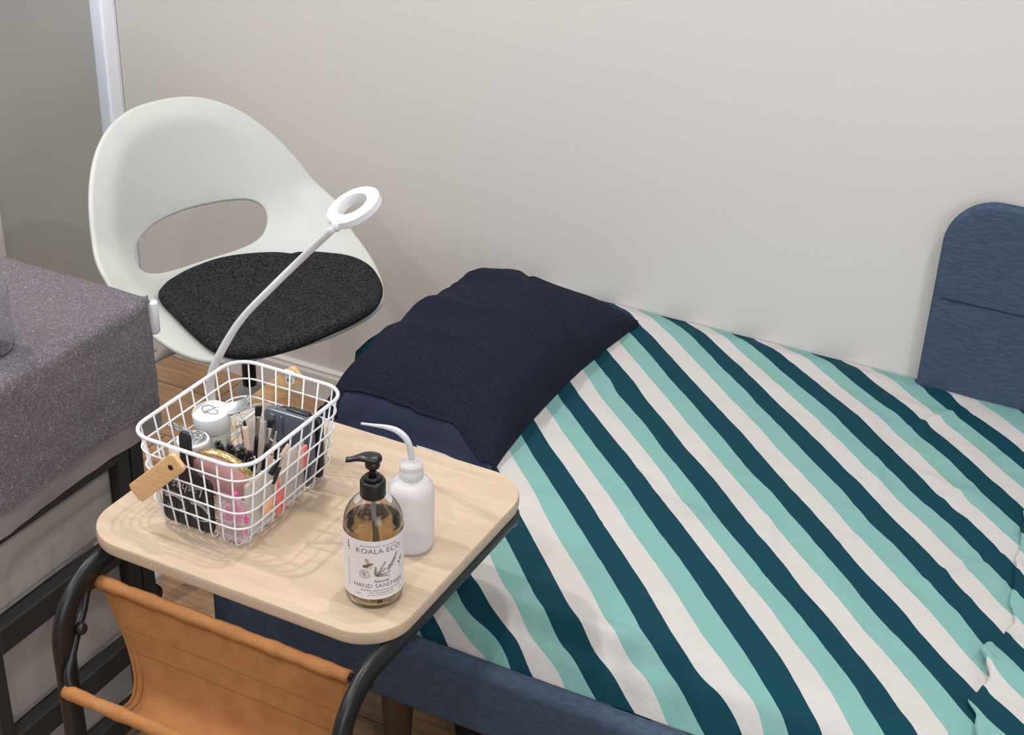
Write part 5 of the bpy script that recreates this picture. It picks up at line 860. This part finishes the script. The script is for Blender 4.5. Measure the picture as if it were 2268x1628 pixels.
# ------------------------------------------------------------------ squeeze wash bottle
wc=V((-.765,1.302,TZ));wr_=.0285
wb=thing('wash_bottle',tuple(wc),'milky squeeze wash bottle with a curved spout behind the sanitiser','bottle')
pf=[(0,.003),(wr_*.75,.0018),(wr_*.9,.0),(wr_*.97,.003),(wr_,.008),(wr_,.078),(wr_*.985,.084),(wr_*.93,.089),(wr_*.80,.0935),(wr_*.62,.0965),(.0150,.0985),(.0136,.0995),(.0136,.104)]
inn=[(max(0,r-.0011),z+.0011) for r,z in reversed(pf)]
b=MB();b.lathe(pf+inn,tuple(wc),64);b.build('bottle_body',M['squeeze'],wb)
b=MB();pf=[(.0142,.1005)]
for k in range(3): pf+=[(.0149,.1012+k*.0030),(.0149,.1025+k*.0030),(.0142,.1030+k*.0030)]
pf+=[(.0145,.112),(.0143,.1185),(.0132,.1200),(.0060,.1205),(.0052,.1240),(.0040,.1246),(0,.1246)]
b.lathe(pf,tuple(wc),48);b.build('cap',M['squeeze'],wb)
sp_=[(0,.120),(.0,.130),(-.003,.144),(-.0095,.1535),(-.021,.1590),(-.036,.1590),(-.052,.1565),(-.070,.1535)]
sdir=V((-1,0.02,0)).normalized()
b=MB();b.tube(crom([wc+V((x,-.0,z)) for x,z in sp_],7),lambda t:lerp(.0040,.0016,sm(.45,1,t)),14);b.build('spout',M['tubep'],wb)
# ------------------------------------------------------------------ wire basket
bk=thing('wire_basket',(-1.0,1.28,TZ),'white wire basket with wooden handles, full of beauty tools, on the side table','basket')
ZR=.730
def bs(z):
    t=(z-TZ)/(ZR-TZ);return (lerp(-1.070,-1.091,t),lerp(-.930,-.9155,t),lerp(1.183,1.174,t),lerp(1.377,1.396,t),lerp(.020,.032,t))
def loop(z,dy=0):
    a=bs(z);return [V((p[0],p[1],z)) for p in densify(rrect(a[0],a[1],a[2],a[3],a[4],6),.012)]
MB().tube(loop(ZR),.0026,10,closed=True).build('rim',M['wire'],bk)
for z in (.707,.682,.658,.634): MB().tube(loop(z),.00135,8,closed=True).build('hoop_wire',M['wire'],bk)
for i in range(7):
    t=(i+.5)/7;x0=lerp(bs(TZ)[0]+.006,bs(TZ)[1]-.006,t);x1=lerp(bs(ZR)[0]+.010,bs(ZR)[1]-.010,t);A=bs(TZ);B=bs(ZR);z=TZ+.0022
    pth=[(x1,B[2]+.0022,ZR),(x0,A[2]+.0026,z+.010),(x0,A[2]+.005,z+.003),(x0,A[2]+.011,z),(x0,(A[2]+A[3])/2,z),(x0,A[3]-.011,z),(x0,A[3]-.005,z+.003),(x0,A[3]-.0026,z+.010),(x1,B[3]-.0022,ZR)]
    MB().tube(pth,.00115,8).build('upright_wire',M['wire'],bk)
for i in range(8):
    t=(i+.5)/8;y0=lerp(bs(TZ)[2]+.006,bs(TZ)[3]-.006,t);y1=lerp(bs(ZR)[2]+.010,bs(ZR)[3]-.010,t);A=bs(TZ);B=bs(ZR);z=TZ+.0047
    pth=[(B[0]+.0022,y1,ZR),(A[0]+.0026,y0,z+.010),(A[0]+.005,y0,z+.003),(A[0]+.011,y0,z),((A[0]+A[1])/2,y0,z),(A[1]-.011,y0,z),(A[1]-.005,y0,z+.003),(A[1]-.0026,y0,z+.010),(B[1]-.0022,y1,ZR)]
    MB().tube(pth,.00115,8).build('upright_wire',M['wire'],bk)
for Y,sg,sx,sz in ((1.1655,-1,-1.0167,.7095),(1.405,1,-1.0085,.7175)):
    dr=V((-.72,0,-.69)).normalized();pe=V((-dr.z,0,dr.x))
    o=[]
    for k in range(9): a=PI/2*k/8;o.append((-.017+.006-.006*math.cos(a)+.0,.0135-.006+.006*math.sin(a)))
    o=[(-.017,-.0075)]+[(-.017+.008*(1-math.cos(a)),.0075+.006*math.sin(a)) for a in [PI/2*k/6 for k in range(7)]]+[(.086,.0135),(.086,-.0135)]+[(-.017+.008*(1-math.sin(a)),-.0075-.006*math.cos(a)) for a in [PI/2*k/6 for k in range(6)]]
    o=densify(o,.005)
    if True:
        b=MB();b.slab(o,lambda a,c,off:V((sx,Y+sg*off,sz))+dr*a+pe*c,.0065,.0012,g=.012)
        hb=b.build('handle',M['bamboo'],bk,auto=50)
        scm=M['darkscrew'] if sg<0 else M['screw']
        MB().lathe([(0,.0),(.0036,.0),(.0036,.0006),(.0028,.0012),(0,.0014)],(sx,Y+(-.0033 if sg<0 else -.0062),sz),18,axis=(0,-1,0)).build('screw',scm,hb)
    # lug under the rim
    ly=1.1705 if sg<0 else 1.4005
    o=[(-.0075,.002),(-.0075,-.012)]+[(-.0075*math.cos(a),-.012-.0085*math.sin(a)) for a in [PI*k/12 for k in range(1,12)]]+[(.0075,-.012),(.0075,.002)]
    b=MB();b.slab(densify(list(reversed(o)),.003),lambda a,c,off:V((sx+a,ly+off,ZR+c)),.0014,.0006,g=.005);b.build('lug',M['wire'],bk)
# ------------------------------------------------------------------ basket contents
G='beauty tools in the wire basket'
def cyl(name,c,prof,m,parent,seg=40,axis=None): return MB().lathe(prof,tuple(c),seg,axis).build(name,m,parent)
FZ=TZ+.0066
# white lidded jar
c=V((-1.0590,1.299,FZ));j=thing('cosmetic_jar',tuple(c),'white lidded cosmetic jar with a round monogram, standing in the basket','jar')
R=.0215
cyl('jar_body',c,[(0,0),(R*.9,0),(R,.004),(R,.077),(R*.95,.079),(0,.079)],M['jar'],j)
ax=V((-.02,-.10,1)).normalized()
lc_=c+V((-.001,0,.079));ld=cyl('lid',lc_,[(R*1.03,-.004),(R*1.12,-.002),(R*1.12,.020),(R*1.08,.0222),(0,.0228)],M['lid'],j,48,ax)
q=V((0,0,1)).rotation_difference(ax).to_matrix();tp=lc_+ax*.0232
st=[]
def flat(pts,w):
    b=MB()
    for i in range(len(pts)-1):
        s_=stroke(pts[i],pts[i+1],w);b.add([tp+q@(Matrix.Rotation(-.25,3,'Z')@V((x*1.45,y*1.45,0))) for x,y in s_],[(0,1,2,3)])
    return b
b=MB()
for pts,w in (([( -.003+.0062*math.cos(a),.0048*math.sin(a)) for a in [PI*.25+PI*1.5*k/16 for k in range(17)]],.0009),([(.0005,.0065),(.0005,-.0070)],.0011),([(-.0016,.001),(-.0016,-.006),(-.003,-.0066)],.0008),([(.0005,-.0040),(.005,-.0035),(.0088,-.0010),(.009,.0012),(.006,.0032),(.003,.003)],.0009)):
    m_=flat(pts,w);b.add(m_.v,m_.f)
b.build('monogram',M['emboss'],ld,smooth=False)
# small open cup with chain
c=V((-1.0500,1.2465,FZ));u=thing('small_cup',tuple(c),'small white open cup in the basket corner with a silver chain over its rim','cup')
r_=.0205
b=MB();b.lathe([(0,.001),(r_*.9,0),(r_*.97,.003),(r_,.083),(r_*1.03,.086),(r_*.98,.0885),(r_*.86,.0890),(r_*.80,.087),(r_*.78,.066),(0,.064)],tuple(c),40);b.build('cup_body',M['lid'],u)
ch_=thing('silver_chain',(c.x-.01,c.y,FZ+.090),'short chain of twisted polished steel links lying on the small white cup','chain')
pth=crom([atZ(372,938,.7005),atZ(386,944,.7005),atZ(400,950,.700),atZ(414,958,.6995),atZ(428,962,.699),atZ(440,960,.698),atZ(451,966,.697),atZ(444,976,.696),atZ(430,974,.695)],3)
for i in range(0,len(pth)-1,2):
    p0=pth[i];p1=pth[min(i+2,len(pth)-1)];t=(p1-p0).normalized();cc=(p0+p1)/2;L=.0062
    n=V((0,0,1)) if (i//2)%2 else t.cross(V((0,0,1))).normalized()
    n=(n+V((.2,.1,.3))*.5);n=(n-t*n.dot(t)).normalized()
    MB().tube([cc+t*(math.cos(a)*L)+n*(math.sin(a)*.0036) for a in [2*PI*k/20 for k in range(20)]],.0011,8,closed=True).build('link',M['steel'],ch_)
# black paddle mirror
pm=thing('paddle_mirror',(-1.013,1.192,FZ),'black paddle mirror upside down in the basket front, white eyelash art and script','mirror')
Ym=1.1905
def pf_(a,c_,off): return V((a+.0*c_,Ym+off+(c_-.60)*.015,c_))
bx0,bx1,bz0,bz1=-1.0575,-.9795,.607,.6845;hx=-1.0165;hw_=.0088;ht=.7445
o=[]
for cx,cz,a0,rr in ((bx1-.010,bz0+.010,1.5*PI,.010),(bx1-.010,bz1-.010,0,.010)):
    for k in range(7): a=a0+PI/2*k/6;o.append((cx+math.cos(a)*rr,cz+math.sin(a)*rr))
for k in range(7): a=1.5*PI-PI/2*k/6;o.append((hx+hw_+.012+math.cos(a)*.012,bz1+.012+math.sin(a)*.012))
for k in range(9): a=PI*k/8;o.append((hx+hw_*math.cos(a),ht-hw_+hw_*math.sin(a)))
for k in range(7): a=0-PI/2*k/6;o.append((hx-hw_-.012+math.cos(a)*.012,bz1+.012+math.sin(a)*.012))
for cx,cz,a0 in ((bx0+.010,bz1-.010,PI/2),(bx0+.010,bz0+.010,PI)):
    for k in range(7): a=a0+PI/2*k/6;o.append((cx+math.cos(a)*.010,cz+math.sin(a)*.010))
b=MB();b.slab(densify(o,.004),pf_,.005,.0016,g=.012);pb=b.build('mirror_body',M['black_plastic'],pm)
def onm(vs,fs,cx,cz,m,nm,rot=True):
    sg=-1 if rot else 1
    b=MB();b.add([pf_(cx+sg*x,cz+sg*y,-.0031) for x,y in vs],fs);b.build(nm,m,pb,smooth=False,fix=False)
vs,fs=text_mesh('Lashes',.0185,shear=.35,bold=-.0002,space=.95);onm(vs,fs,-1.0150,.6700,M['label'],'script_lettering')
def lash(cx,cz,tilt):
    ps=[]
    for k in range(14):
        t=k/13;x=lerp(-.013,.013,t);y=.005*(1-(2*t-1)**2);x2=lerp(-.013,.013,(k+1)/13 if k<13 else 1);y2=.005*(1-(2*min(1,(k+1)/13)-1)**2)
        ps.append(stroke((x,y),(x2,y2),.0017));l=.0075*(.4+.6*math.sin(PI*(.2+.7*t)));a=PI/2+ (.5-t)*1.4+.25
        ps.append(stroke((x,y),(x+math.cos(a)*l,y+math.sin(a)*l),.0018,.0004))
    vs=[];fs=[]
    for p_ in ps:
        fs.append(tuple(range(len(vs),len(vs)+4)));vs+=[(x*math.cos(tilt)-y*math.sin(tilt),x*math.sin(tilt)+y*math.cos(tilt)) for x,y in p_]
    onm(vs,fs,cx,cz,M['label'],'eyelash_art',False)
lash(-1.037,.642,-.1);lash(-.999,.640,-.3)
for cx,cz,tl in ((-1.036,.6325,-.12),(-1.000,.6270,-.1)):
    ps=[stroke((lerp(-.013,.013,k/12),-.004*(1-(2*k/12-1)**2)),(lerp(-.013,.013,(k+1)/12),-.004*(1-(2*(k+1)/12-1)**2)),.0009+.0018*(k/12)**3) for k in range(12)]
    vs=[];fs=[]
    for p_ in ps: fs.append(tuple(range(len(vs),len(vs)+4)));vs+=p_
    onm(vs,fs,cx,cz,M['label'],'lid_line_art',False)
# pink compact with gold glitter rim
pc=atY(492,1053,1.214);pk=thing('pink_compact',(pc.x,pc.y,.64),'round pink compact with a gold glitter rim leaning in the basket front corner','compact')
n_=(-ray(492,1053)*.62+(_R*-.52-_U*.85)*.78).normalized();a1=_R*.85-_U*.52;a1=(a1-n_*a1.dot(n_)).normalized();a2=n_.cross(a1)
if a2.z<0: a2=-a2
def pcm(x,y,z): return pc+a1*x+a2*y+n_*z
ea,eb=.0415,.0415
o=densify([(math.cos(t)*ea,math.sin(t)*eb) for t in [2*PI*k/60 for k in range(60)]],.004)
b=MB();b.slab(o,lambda a,c,off:pcm(a,c,off),.009,.003,g=.012);b.build('compact_body',M['pink'],pk)
b=MB();P=[]
for k in range(65):
    t=2*PI*k/64;P.append([pcm(math.cos(t)*(ea+dr_),math.sin(t)*(eb+dr_),z) for dr_,z in ((-.002,.0052),(.0016,.0047),(.002,0),(.0016,-.0047),(-.002,-.0052))])
b.grid(P);b.build('glitter_rim',M['gold'],pk)
# pinkish packet
pp_=thing('pink_packet',(-.955,1.196,FZ),'pinkish clear plastic packet with hot pink beads below the pink compact','packet')
def packet(nm,parent,x0,x1,y,z0,z1,m,lean=0.0,th=.010,face='Y'):
    b=MB();o=densify(rrect(0,x1-x0,0,z1-z0,.004,4),.006)
    def f_(a,c_,off):
        u=a/(x1-x0)-.5;w=c_/(z1-z0)-.5;pf=1+.25*noise.noise(V((a*60,c_*60,x0*9)))
        if face=='Y': return V((x0+a,y+off*pf+c_*lean,z0+c_))
        return V((y+off*pf+c_*lean,x0+a,z0+c_))
    b.slab(o,f_,th,.005,g=.009);return b.build(nm,m,parent)
packet('film',pp_,-.974,-.934,1.192,FZ,.674,M['pinkfilm'],-.02,.007)
b=MB();random.seed(3)
for k in range(26):
    cc=V((-.953+random.gauss(0,.0075),1.1965+random.uniform(0,.004),.643+random.gauss(0,.009)));b.lathe([(0,-.0036),(.0026,-.0026),(.0036,0),(.0026,.0026),(0,.0036)],tuple(cc),8)
b.build('beads',M['hotpink'],pp_)
tag(bpy.data.objects['beads'],kind='stuff')
# clear packets along the right side
cp_=thing('clear_packet',(-.9365,1.26,FZ),'crinkled clear packet with coral and peach pieces at the basket right side','packet')
packet('film',cp_,1.198,1.322,-.9405,FZ,.690,M['packet'],.06,.008,'X')
packet('inner_sheet',cp_,1.205,1.315,-.9450,FZ,.683,M['cotton'],.06,.003,'X').data.materials[0]=mat('cream_card',(196,188,176),.7,bump=(120,.6,.003))
b=MB();b.box((-.9355,1.268,.628),(.003,.020,.034),.001);b.box((-.9350,1.262,.655),(.003,.008,.03),.001);b.build('coral_piece',M['coral'],cp_)
MB().box((-.9358,1.243,.632),(.003,.022,.020),.001).build('peach_piece',M['peach'],cp_)
# smoky case at the back right
sk=thing('smoky_case',(-.975,1.345,FZ),'dark smoky plastic case standing at the back right of the basket','case')
b=MB();o=densify(rrect(-1.0135,-.9385,.607,.7035,.010,6),.006)
b.slab(o,lambda a,c_,off:V((a,1.348+off+(c_-.6)*.03,c_)),.013,.003,g=.015);b.build('case_front',M['smoke'],sk)
b=MB();o=densify(rrect(-1.004,-.934,.607,.699,.010,6),.006)
b.slab(o,lambda a,c_,off:V((a,1.363+off*.9+(c_-.6)*.02,c_)),.012,.004,g=.015);b.build('case_back',M['charcoal'],sk)
MB().box((-.965,1.356,.7035),(.034,.010,.006),.002).build('catch',M['charcoal'],sk)
for dx,w in ((-.997,.0065),(-.983,.0035)):
    b=MB();b.box((dx,1.3425,.685),(w,.002,.026),.001);b.build('slot_rib',M['silverface'],sk)
MB().box((-.9435,1.330,.655),(.004,.020,.030),.001).build('pink_insert',M['coral'],sk)
b2=thing('black_box',(-.958,1.312,FZ),'small black box in front of the smoky case in the basket','box')
MB().box((-.963,1.318,.640),(.034,.016,.066),.002).build('box_body',M['black_plastic'],b2,smooth=False)
MB().box((-.980,1.311,.668),(.014,.004,.030),.001,M=Matrix.Rotation(.35,3,'Y')).build('mirror_strip',M['silverface'],b2,smooth=False)
# clear cup behind
cc=V((-1.005,1.345,FZ));cu=thing('clear_cup',tuple(cc),'clear plastic cup holding slim brushes at the back of the basket','cup')
pf=[(0,.001),(.018,0),(.020,.003),(.0245,.080),(.0252,.082)];inn=[(max(0,r-.001),z+.001) for r,z in reversed(pf)]
cc=V((-1.022,1.350,FZ));b=MB();b.lathe(pf+inn,tuple(cc),40);b.build('cup_body',M['packet'],cu)
# brushes, tweezers
def brush(name,label,cat,tip,base,parts):
    t=thing(name,tuple(base),label,cat,G);ax=(tip-base).normalized();L=(tip-base).length
    for nm,a,bq,r,r2,m,fl in parts:
        p0=base+ax*(L*a);p1=base+ax*(L*bq);n=8
        MB().tube([p0.lerp(p1,k/n) for k in range(n+1)],(lambda q,r=r,r2=r2:lerp(r,r2,q)),12,r2=fl).build(nm,m,t)
    return t
def W(x,y,Y): return atY(x,y,Y)
brush('lash_brush','flat angled brush with steel neck and black handle, tallest in the basket','brush',W(573,900,1.30),W(566,1005,1.30)+V((0,-.004,-.02)),[('handle',0,.52,.0030,.0026,M['black_plastic'],None),('ferrule',.5,.86,.0022,.0036,M['steel'],.0014),('bristles',.85,1,.0040,.0046,M['bristle'],.0016)])
brush('lash_brush','flat angled brush with black tip leaning in front of the smoky case','brush',W(600,930,1.29),W(582,1040,1.285),[('handle',0,.52,.0030,.0026,M['black_plastic'],None),('ferrule',.5,.86,.0020,.0034,M['steel'],.0014),('bristles',.85,1,.0036,.0050,M['bristle'],.0016)])
brush('tweezers','slim steel tweezers with tan grip standing beside the smoky case','tweezers',W(612,955,1.27),W(590,1060,1.26),[('grip',0,.5,.0034,.0034,M['tan'],.0018),('tip',.5,1,.0030,.0008,M['steel'],.0010)])
brush('concealer_wand','tan wand with dark slanted tip behind the black bristles','wand',W(541,932,1.29),W(552,1010,1.285),[('grip',0,.86,.0050,.0036,M['tan'],None),('tip',.84,1,.0024,.0012,M['bristle'],None)])
brush('metal_pick','thin steel pick crossing the middle of the basket','pick',W(535,955,1.31),W(502,992,1.27),[('shaft',0,1,.0008,.0006,M['steel'],None)])
brush('plastic_stick','white plastic stick lying across the clear cup','stick',W(568,910,1.36),W(523,945,1.33),[('shaft',0,1,.0030,.0018,M['lid'],None)])
brush('metal_stylus','black and steel stylus leaning at the right of the brushes','stylus',W(628,1010,1.24),W(606,1070,1.235),[('grip',0,.6,.0026,.0026,M['black_plastic'],None),('tip',.6,1,.0022,.0008,M['steel'],None)])
brush('liner_pen','dark pen with tan cap lying towards the clear packet','pen',W(640,985,1.26),W(600,1050,1.24),[('grip',0,.6,.0040,.0036,M['black_plastic'],None),('cap',.6,1,.0036,.0030,M['tan'],None)])
# small silver screw cap vial
c=atZ(536,991,.668);vv=thing('glue_vial',(c.x,c.y,FZ),'small vial with a shiny silver cap in the middle of the basket','vial')
MB().lathe([(0,0),(.008,0),(.0085,.002),(.0085,c.z-FZ-.008),(.006,c.z-FZ-.006)],(c.x,c.y,FZ),24).build('vial_body',M['lid'],vv)
MB().lathe([(.0088,-.006),(.0090,0),(.0080,.001),(0,.0012)],tuple(c),28).build('cap',M['silverface'],vv)
# curved steel tray (lash tile)
t_=thing('steel_palette',tuple(atZ(520,905,.712)),'half moon polished steel palette balanced beside the white jar','palette')
C_=atY(521,896,1.318);nn=V((-.08,-.50,.85)).normalized();u1=V((1,0,.02));u1=(u1-nn*u1.dot(nn)).normalized();u2=nn.cross(u1)
if u2.z<0: u2=-u2
u1,u2=u1*.88+u2*.47,u2*.88-u1*.47
o=[]
for k in range(25): a=PI+PI*k/24;o.append((math.cos(a)*.0225+.001*math.sin(a*2),math.sin(a)*.0165))
for k in range(1,12): t=k/12;o.append((lerp(.0225,-.0225,t),-.002+.0105*sm(0,.35,1-t)*(1 if t<.5 else 1)-.0035*math.sin(PI*t)))
b=MB();b.slab(densify(o,.003),lambda a,c_,off:C_+u1*a+u2*c_+nn*(off+8*(a*a+c_*c_)),.0014,.0006,g=.005);b.build('palette_plate',M['silverface'],t_)
MB().tube([C_+u1*.006-u2*.015,C_+u1*.010-u2*.022+V((0,0,-.03)),C_+u1*.012-u2*.022+V((0,0,-.055))],.0014,10).build('stem',M['steel'],t_)
# spoolie brushes
random.seed(11)
def spool(i,c,ax,L,R):
    t=thing('spoolie_brush',tuple(c),'black twisted bristle wand in the bundle beside the gold rimmed compact','brush','black bristle wands in the basket')
    ax=ax.normalized();u=ax.orthogonal().normalized();w=ax.cross(u);b=MB();N_=int(L/.00065)
    for k in range(N_):
        q=c+ax*(L*k/N_);r=R*(.75+.25*math.sin(PI*k/N_));a0=k*2.1
        for m_ in range(9):
            a=a0+2*PI*m_/9+random.uniform(-.2,.2);e=u*math.cos(a)+w*math.sin(a);s_=e.cross(ax)*.0005;tip=q+e*r*random.uniform(.8,1.1)+ax*random.uniform(-.0006,.0006)
            b.add([q+s_,q-s_,tip-s_*.5,tip+s_*.5],[(0,1,2,3)])
    b.build('bristles',M['bristle'],t,smooth=False,fix=False)
    MB().tube([c-ax*.028,c+ax*L],.0007,6).build('wire_core',M['steel'],t)
for i,(x,y,z,dx) in enumerate(((487,992,.697,-.15),(497,1001,.695,-.3),(508,996,.697,.1),(516,1010,.693,-.1),(526,1004,.695,.3),(534,1018,.69,0),(544,1012,.692,.25),(552,1028,.688,.1),(522,1022,.69,-.25),(540,1032,.687,-.1))):
    c=atZ(x,y,z);spool(i,c-V((0,0,.012)),V((dx,random.uniform(-.2,.3),1)),.021,.0066)
# micro swabs
def swab(x,y,z,dx,dy,lab):
    c=atZ(x,y,z);ax=V((dx,dy,1)).normalized()
    t=thing('micro_swab',tuple(c-ax*.06),lab,'swab','white micro swabs in the basket')
    MB().tube([c-ax*.045,c],.0009,8).build('stick',M['lid'],t)
    MB().lathe([(0,-.0022),(.0012,-.0016),(.0016,0),(.0012,.0016),(0,.0022)],tuple(c),10,axis=tuple(ax)).build('tip',M['cotton'],t)
for x,y,dx,dy in ((533,1029,-.1,.1),(540,1024,-.05,.05),(552,1022,-.12,.1),(557,1015,-.02,0),(563,1013,.02,0),(566,1019,.08,.1)): swab(x,y,.690,dx,dy,'thin white micro swab standing by the basket front corner, near the black bristles')
for x,y,dx,dy in ((580,1046,.1,.1),(590,1036,.1,0),(597,1028,.15,.1),(606,1020,.05,0)): swab(x,y,.672,dx,dy,'thin white micro swab standing between the corner and the clear packet')
bg_=thing('dark_filler',(-.255,1.765,0),'plain black block added to fill the dark space under the navy bed','filler')  # plain black block added so the space under the bed reads dark
MB().box((-.255,1.765,.102),(1.2,.39,.184),.03,seg=4).build('filler_body',mat('filler_black',(10,10,11),.9),bg_)
MB().box((-.255,1.765,.0055),(1.16,.34,.011)).build('filler_base',M['black_plastic'],bg_,smooth=False)
# ------------------------------------------------------------------ lights
def area(name,loc,size,power,col,rot=(0,0,0),shape='DISK',sy=None):
    l=bpy.data.lights.new(name,'AREA');l.shape=shape;l.size=size
    if sy: l.size_y=sy
    l.energy=power;l.color=col;o=bpy.data.objects.new(name,l);COL.objects.link(o);o.location=loc;o.rotation_euler=rot;return o
warm=(1,.97,.93)
for i,(x,y,p_) in enumerate(((-2.0,1.25,20),(-.72,1.68,12),(.45,1.30,12),(-1.9,.15,9),(-.6,-.1,12),(.6,-.2,10))):
    area('downlight',(x,y,2.55),.07,p_,warm)
area('ceiling_bounce',(-.6,.6,2.58),3.2,5,(1,.985,.97),shape='RECTANGLE',sy=2.6)
area('window_daylight',(-2.6,2.2,1.5),.5,60,(.86,.92,1),rot=(0,math.radians(-90),0),shape='RECTANGLE',sy=2.2)
area('left_fill',(-1.9,.35,2.2),.9,9,(.80,.88,1),rot=(math.radians(25),math.radians(-15),0),shape='RECTANGLE',sy=.9)  # added cool fill brightening the trolley top, no window stands here
area('room_window',(1.9,-.9,1.6),1.6,34,(.95,.97,1),rot=(math.radians(80),0,math.radians(62)),shape='RECTANGLE',sy=1.4)
wd=bpy.data.worlds.new('World');bpy.context.scene.world=wd;wd.use_nodes=True
bg=wd.node_tree.nodes['Background'];bg.inputs[0].default_value=(.96,.98,1,1);bg.inputs[1].default_value=.33
sc_=bpy.context.scene
sc_.view_settings.view_transform='Standard';sc_.view_settings.look='None';sc_.view_settings.gamma=1;sc_.view_settings.exposure=-.07;sc_.view_settings.use_curve_mapping=False
